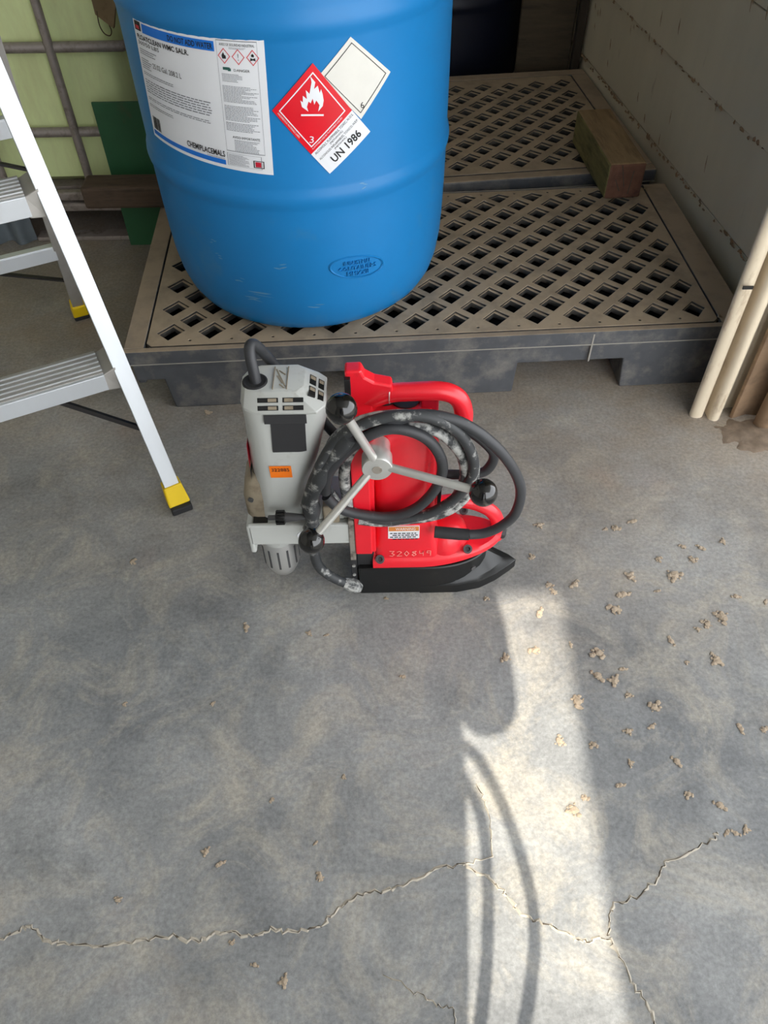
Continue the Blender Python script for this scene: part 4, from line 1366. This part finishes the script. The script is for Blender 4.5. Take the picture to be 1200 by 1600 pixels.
mpatch(b, -.166, -.134, .292, .317, .0012)
os_ = b.build('orange_sticker', MT['orange'], motor, smooth=60)
b = MB()
vs, fs = text_mesh('322885')
b.add([mp(-.163 + .026 * x, .306 + .007 * z, .0020) for x, z in vs], fs)
b.build('print', MT['ink'], os_)
b = MB()
b.add([(-.1962, .800, .345), (-.1962, .832, .345), (-.1985, .832, .295), (-.1985, .800, .295)], [(0, 1, 2, 3)])
b.add([(-.1985, .800, .292), (-.1985, .832, .292), (-.1990, .832, .268), (-.1990, .800, .268)], [(0, 1, 2, 3)], 1)
b.build('side_sticker', [MT['inkdarkred'], MT['blacksatin']], motor)
# stained gear case at the left of the motor foot
b = MB()
b.loft([oct_ring(.026, .032, .018, .186, -.193, .828), oct_ring(.0255, .034, .018, .230, -.193, .828), oct_ring(.022, .032, .018, .265, -.190, .828), oct_ring(.014, .026, .013, .280, -.186, .828)])
gc = b.build('gear_case', MT['greydirty'], dr, smooth=40)
b = MB()
b.lathe([(0, 0), (.0045, 0), (.0045, .003), (0, .003)], (-.205, .7955, .232), (-.3, -1, 0), 12)
b.build('case_screw', MT['darksteel'], gc)
MB().box(-.207, -.184, .7835, .797, .1875, .1895).build('plate_slot', MT['black'], dr)
# chuck
b = MB()
b.lathe([(0, .170), (.034, .170), (.035, .135), (.030, .118), (.0, .118)], (-.178, .818, 0), seg=28)
b.build('chuck_collar', MT['grey'], dr, smooth=40)
b = MB()
prof = [(0, .122), (.0285, .122), (.0305, .114), (.0305, .058), (.027, .044), (.021, .030), (.013, .024), (.0, .024)]
b.lathe(prof, (-.178, .818, 0), seg=32)
ck = b.build('chuck', MT['chrome'], dr, smooth=40)
for k in range(12):
    a = 2 * PI * k / 12
    c, s = math.cos(a), math.sin(a)
    b = MB()
    b.bar((-.178 + .0304 * c, .818 + .0304 * s, .060), (-.178 + .0304 * c, .818 + .0304 * s, .106), (-s, c, 0), .0034, .0018)
    b.build('chuck_flute', MT['darksteel'], ck)
# chuck key held across the front
b = MB()
KX, KY, KZ = -.142, .768, .2195
b.lathe([(0, -.036), (.0035, -.036), (.0042, -.034), (.0042, -.022), (0, -.022)], (KX, KY, KZ), (1, 0, 0), 14)
b.lathe([(0, -.010), (.0078, -.010), (.0078, -.006), (.0066, .004), (.0045, .020), (.0038, .026), (0, .026)], (KX, KY, KZ), (1, 0, 0), 16)
key = b.build('chuck_key', MT['darksteel'], dr, smooth=40)
b = MB()
b.lathe([(0, -.024), (.0085, -.024), (.0095, -.020), (.0095, -.013), (.0085, -.009), (0, -.009)], (KX, KY, KZ), (1, 0, 0), 20)
for k in range(10):
    a = 2 * PI * k / 10
    b.bar((KX - .0235, KY + .0100 * math.cos(a), KZ + .0100 * math.sin(a)), (KX - .0105, KY + .0100 * math.cos(a), KZ + .0100 * math.sin(a)), (0, -math.sin(a), math.cos(a)), .003, .003)
b.build('key_teeth', MT['black'], key, smooth=30)
# silver dab on the plate
b = MB()
b.lathe([(0, 0), (.0085, 0), (.008, .002), (0, .003)], (-.131, .7765, .166), (0.1, -1, .1), 9)
b.build('silver_sticker', MT['paper'], dr)

# feed wheel: hub, three arms with black balls
HC = Vector((-.0085, .738, .352))
b = MB()
b.lathe([(0, .0), (.0062, .0), (.0062, .0), (.0205, .0006), (.0215, .0022), (.0215, .026), (.019, .028), (.019, .05), (0, .05)], HC, (0, 1, 0), 32)
hub = b.build('feed_hub', MT['steel'], dr, smooth=40)
b = MB()
b.lathe([(0, -.0008), (.0068, -.0008), (.0072, .001), (0, .001)], HC, (0, 1, 0), 20)
b.build('hub_pin', MT['rack'], hub)
for kx, kz, ky in ((-.049, .499, .70), (.135, .344, .70), (-.106, .246, .70)):
    K = Vector((kx, ky, kz))
    S = Vector((HC.x, HC.y + .012, HC.z))
    dv = (K - S).normalized()
    arm = MB().tube([S + dv * .016, S + dv * .07, K - dv * .012], .0062, 14).build('feed_arm', MT['steel'], hub, smooth=60)
    b = MB()
    n = 14
    b.lathe([(.0195 * math.sin(PI * k / n), -.0195 * math.cos(PI * k / n)) for k in range(n + 1)], K, dv, 24)
    kb = b.build('ball_knob', MT['gloss'], hub, smooth=60)

# cord coil hung on the hub, one continuous part with its loops
def jit(pts, seed, a=.0015):
    r = random.Random(seed)
    return [(p[0] + r.uniform(-a, a), p[1] + r.uniform(-a, a), p[2] + r.uniform(-a, a)) for p in pts]
coil = MB().tube(spline(A, 8), .0078, 12).build('power_cord', MT['corddirty'], dr, smooth=60)
MB().tube(spline(B, 8), .0080, 12).build('cord_loop', MT['cordclean'], coil, smooth=60)
MB().tube(spline(C, 8), .0084, 12).build('cord_loop', MT['corddirty'], coil, smooth=60)
MB().tube(spline(D, 8), .0080, 12).build('cord_loop', MT['cord'], coil, smooth=60)
MB().tube(spline(E, 8), .0080, 12).build('cord_loop', MT['cordclean'], coil, smooth=60)
MB().tube(spline(F, 8), .0078, 12).build('cord_loop', MT['cordclean'], coil, smooth=60)
sp = spline(S_, 8)
MB().tube(sp, [.0125 + .002 * math.sin(k * .5) for k in range(len(sp))], 12).build('cord_sleeve', MT['cord'], coil, smooth=60)
MB().tube(spline([S_[-1], (-.116, .772, .16), G[0]] + G[1:], 6), .0085, 12).build('cord_tail', MT['cord'], coil, smooth=60)
g_ = Vector(G[-1])
b = MB()
b.tube([g_ + Vector((-.012, 0, .006)), g_, g_ + Vector((.010, -.001, -.006)), g_ + Vector((.016, -.001, -.010))], [.009, .0125, .0125, .008], 9)
b.build('cord_end', MT['corddirty'], coil, smooth=30)
sr = [Vector(E[-1]), Vector((.120, .7735, .1645)), Vector((.080, .778, .166))]
MB().tube(sr, [.0092, .0098, .0098], 12).build('strain_relief', MT['rubber'], coil, smooth=60)
local(dr, DB)

# ================================================================== dried mud crumbs on the floor
def clod_mesh(seed):
    r = random.Random(seed)
    bm = bmesh.new()
    el = r.uniform(.5, 1.0)
    for k in range(16):
        rr_ = r.uniform(.10, .30) if k > 2 else r.uniform(.28, .42)
        a = r.uniform(0, 2 * PI)
        d = r.uniform(.1, .85) if k > 2 else r.uniform(0, .3)
        mt = Matrix.Translation((d * math.cos(a), d * math.sin(a) * el, rr_ * .2)) @ Matrix.Scale(.5, 4, (0, 0, 1))
        bmesh.ops.create_icosphere(bm, subdivisions=1, radius=rr_, matrix=mt)
    for v in bm.verts:
        v.co += Vector((r.uniform(-.06, .06), r.uniform(-.06, .06), r.uniform(-.03, .05)))
        v.co.z = max(v.co.z, 0.0)
    me = bpy.data.meshes.new('mud_clod')
    bm.to_mesh(me)
    bm.free()
    me.materials.append(MT['clod'])
    return me
cms = [clod_mesh(s) for s in range(6)]
cells = {}
for k, (x, y, s) in enumerate(CL):
    if x > .30:
        row = 'by the drill base line' if y > .80 else 'by the strip top' if y > .70 else 'by the upper strip' if y > .60 else 'by the mid strip' if y > .50 else 'by the lower strip'
        col = 'just right of the sunlit strip' if x < .40 else 'halfway to the right edge' if x < .52 else 'near the right edge'
    elif x > .185:
        row, col = ('at the top end' if y > .68 else 'in the upper half' if y > .55 else 'in the lower half'), 'of the sunlit strip'
    else:
        row = 'on the floor beyond the drill' if y > .90 else 'in front of the drill' if y > .60 else 'left of the person-shaped shadow edge' if y > .40 else 'by the long floor crack' if y > .2 else 'near the bottom edge'
        col = 'at far left' if x < -.25 else 'left of centre' if x < -.02 else 'around the middle'
    cells.setdefault((row, col), []).append((y, k))
names = {}
for (row, col), items in cells.items():
    items.sort()
    n = len(items)
    for q, (y, k) in enumerate(items):
        s = CL[k][2]
        size = 'small' if s < .0135 else 'large' if s > .02 else 'medium'
        if n == 1:
            o_ = ''
        elif n == 2:
            o_ = ('nearer', 'farther')[q]
        elif n == 3:
            o_ = ('nearest', 'middle', 'farthest')[q]
        else:
            o_ = 'nearest' if q == 0 else 'farthest' if q == n - 1 else ('second nearest', 'third nearest', 'fourth nearest', 'fifth nearest', 'sixth nearest')[q - 1]
        names[k] = ' '.join((o_ + ' ' + size + ' mud crumb ' + row + ' ' + col).split())
for k, (x, y, s) in enumerate(CL):
    o = bpy.data.objects.new('mud_clod', cms[k % 6])
    COL.objects.link(o)
    o.location = (x, y, .0004)
    o.rotation_euler = (0, 0, rnd.uniform(0, 6.28))
    q = s * .68
    o.scale = (q, q, q * .75)
    tag(o, names[k], 'mud', 'dried mud crumbs scattered on the concrete floor')

# ================================================================== the person taking the picture, behind the camera; only the shadow is in view
def skinned(name, joints, edges, root, mats, pick, parent=None, levels=2):
    me = bpy.data.meshes.new(name)
    me.from_pydata([j[0] for j in joints], edges, [])
    ob = bpy.data.objects.new(name, me)
    COL.objects.link(ob)
    bm = bmesh.new()
    bm.from_mesh(me)
    bm.verts.layers.skin.verify()
    bm.to_mesh(me)
    bm.free()
    ob.modifiers.new('skin', 'SKIN')
    sk = me.skin_vertices[0].data
    for k, j in enumerate(joints):
        r = j[1] if isinstance(j[1], tuple) else (j[1], j[1])
        sk[k].radius = r
        sk[k].use_root = (k == root)
    ss = ob.modifiers.new('subsurf', 'SUBSURF')
    ss.levels = levels
    ss.render_levels = levels
    dg = bpy.context.evaluated_depsgraph_get()
    m2 = bpy.data.meshes.new_from_object(ob.evaluated_get(dg))
    bpy.data.objects.remove(ob)
    m2.name = name
    m2.materials.clear()
    for m in mats:
        m2.materials.append(m)
    for p in m2.polygons:
        p.use_smooth = True
        p.material_index = pick(p.center)
    o2 = bpy.data.objects.new(name, m2)
    COL.objects.link(o2)
    if parent:
        o2.parent = parent
    return o2

per = thing('person', 'person in work shirt standing behind the camera holding up a phone, casting the shadow', 'person', (-.07, -.38, 0))
J = [((-.07, -.38, .94), (.150, .105)), ((-.07, -.385, 1.10), (.165, .100)), ((-.07, -.38, 1.28), (.180, .110)), ((-.07, -.375, 1.40), (.120, .085)), ((-.07, -.36, 1.49), .052), ((-.068, -.33, 1.56), .062),
     ((-.066, -.315, 1.63), (.074, .088)), ((-.066, -.315, 1.70), (.066, .078)),
     ((.112, -.375, 1.385), .060), ((.130, -.365, 1.065), .050), ((.105, -.17, 1.115), .038), ((.078, -.07, 1.105), .027),
     ((-.245, -.375, 1.385), .060), ((-.275, -.30, 1.16), .046), ((-.16, -.15, 1.105), .038), ((-.085, -.075, 1.085), .027),
     ((.005, -.38, .86), .092), ((.0, -.375, .50), .074), ((.0, -.39, .10), .048), ((.0, -.28, .040), (.042, .036)),
     ((-.145, -.38, .86), .092), ((-.145, -.375, .50), .074), ((-.145, -.39, .10), .048), ((-.145, -.28, .040), (.042, .036)),
     ((.062, -.045, 1.112), (.020, .034)), ((-.070, -.055, 1.090), (.020, .034))]
ED = [(0, 1), (1, 2), (2, 3), (3, 4), (4, 5), (5, 6), (6, 7), (3, 8), (8, 9), (9, 10), (10, 11), (3, 12), (12, 13), (13, 14), (14, 15),
      (0, 16), (16, 17), (17, 18), (18, 19), (0, 20), (20, 21), (21, 22), (22, 23), (11, 24), (15, 25)]
FC = Vector((0, 0, 1.1203)) - _fwd * .016
def fing(base, pts, r):
    k0 = len(J)
    J.extend((tuple(p), r * (1 - .12 * i)) for i, p in enumerate(pts))
    ED.append((base, k0))
    ED.extend((k0 + i, k0 + i + 1) for i in range(len(pts) - 1))
for base, sg in ((24, 1), (25, -1)):
    for k in range(4):
        lv = -.030 + .020 * k
        a = FC - _fwd * .012 + _rt * (sg * .055) + _up * lv
        fing(base, [a, FC - _fwd * .016 + _rt * (sg * .030) + _up * (lv + .003), FC - _fwd * .014 + _rt * (sg * (.010 + .003 * k)) + _up * (lv + .004)], .0085)
    fing(base, [FC - _fwd * .014 + _rt * (sg * .052) - _up * .052, FC - _fwd * .020 + _rt * (sg * .026) - _up * .046], .0095)
def pickm(c):
    if c.z > 1.47 or (c.y > -.20 and c.z > 1.0):
        return 0
    return 1 if c.z > .90 else 2
bd = skinned('body', J, ED, 0, [MT['skin'], MT['shirt'], MT['trousers']], pickm, per)
# face, hair and ears on the head, which bends towards the phone
HD = Vector((-.066, -.315, 1.665))
b = MB()
b.lathe([(.0, .098), (.045, .088), (.078, .060), (.089, .020), (.088, -.015), (.080, -.05), (.0, -.05)], HD + Vector((0, -.012, .02)), (0, -.25, 1), 18)
b.build('hair', MT['hair'], per, smooth=60)
b = MB()
b.tube([HD + Vector((0, .080, .005)), HD + Vector((0, .100, -.028)), HD + Vector((0, .088, -.034))], [.008, .012, .008], 8)
b.build('nose', MT['skin'], per, smooth=60)
for sx in (-1, 1):
    MB().lathe([(0, -.004), (.011, -.002), (.011, .002), (0, .005)], HD + Vector((sx * .030, .079, .004)), (sx * .2, 1, -.2), 12).build('eye', MT['ink'], per, smooth=60)
    MB().lathe([(0, -.004), (.014, -.004), (.018, .004), (.010, .006), (0, .004)], HD + Vector((sx * .080, -.01, -.012)), (sx, .2, 0), 12).build('ear', MT['skin'], per, smooth=60)
MB().tube([HD + Vector((-.022, .074, -.062)), HD + Vector((0, .080, -.064)), HD + Vector((.022, .074, -.062))], [.003, .005, .003], 8).build('mouth', MT['inkpink'], per, smooth=60)
for sx in (.002, -.147):
    MB().loft([rr(sx - .050, sx + .050, -.455, -.205, .045, 0.0), rr(sx - .050, sx + .050, -.455, -.205, .045, .03), rr(sx - .046, sx + .046, -.45, -.215, .042, .075), rr(sx - .044, sx + .044, -.445, -.31, .04, .12)]).build('shoe', MT['rubber'], per, smooth=50)
local(per, per.location)
# phone held up in both hands: the camera sits in its back
ph = thing('phone', 'dark phone held in both hands behind the camera', 'phone', FC)
b = MB()
b.add([FC + _rt * (sx * .037) + _up * (sy * .077 - .03) - _fwd * d for d in (.0, .008) for sx, sy in ((-1, -1), (1, -1), (1, 1), (-1, 1))],
      [(3, 2, 1, 0), (4, 5, 6, 7), (0, 1, 5, 4), (1, 2, 6, 5), (2, 3, 7, 6), (3, 0, 4, 7)])
b.build('phone_body', MT['black'], ph, bevel=.003)
local(ph, FC)
# coiled lanyard hanging at the hip, the source of the two thin curved shadows
b = MB().tube(spline([(.070, -.29, .95), (.112, -.29, .905), (.150, -.29, .79), (.170, -.29, .66), (.156, -.29, .55), (.125, -.29, .45), (.092, -.29, .42), (.088, -.29, .48), (.103, -.29, .58), (.112, -.29, .70), (.106, -.29, .82), (.060, -.285, .92)], 8), .0085, 10)
o = b.build('lanyard', MT['rubber'], None, smooth=60)
tag(o, 'black cord hanging in a loop at the hip of the person behind the camera', 'cord')
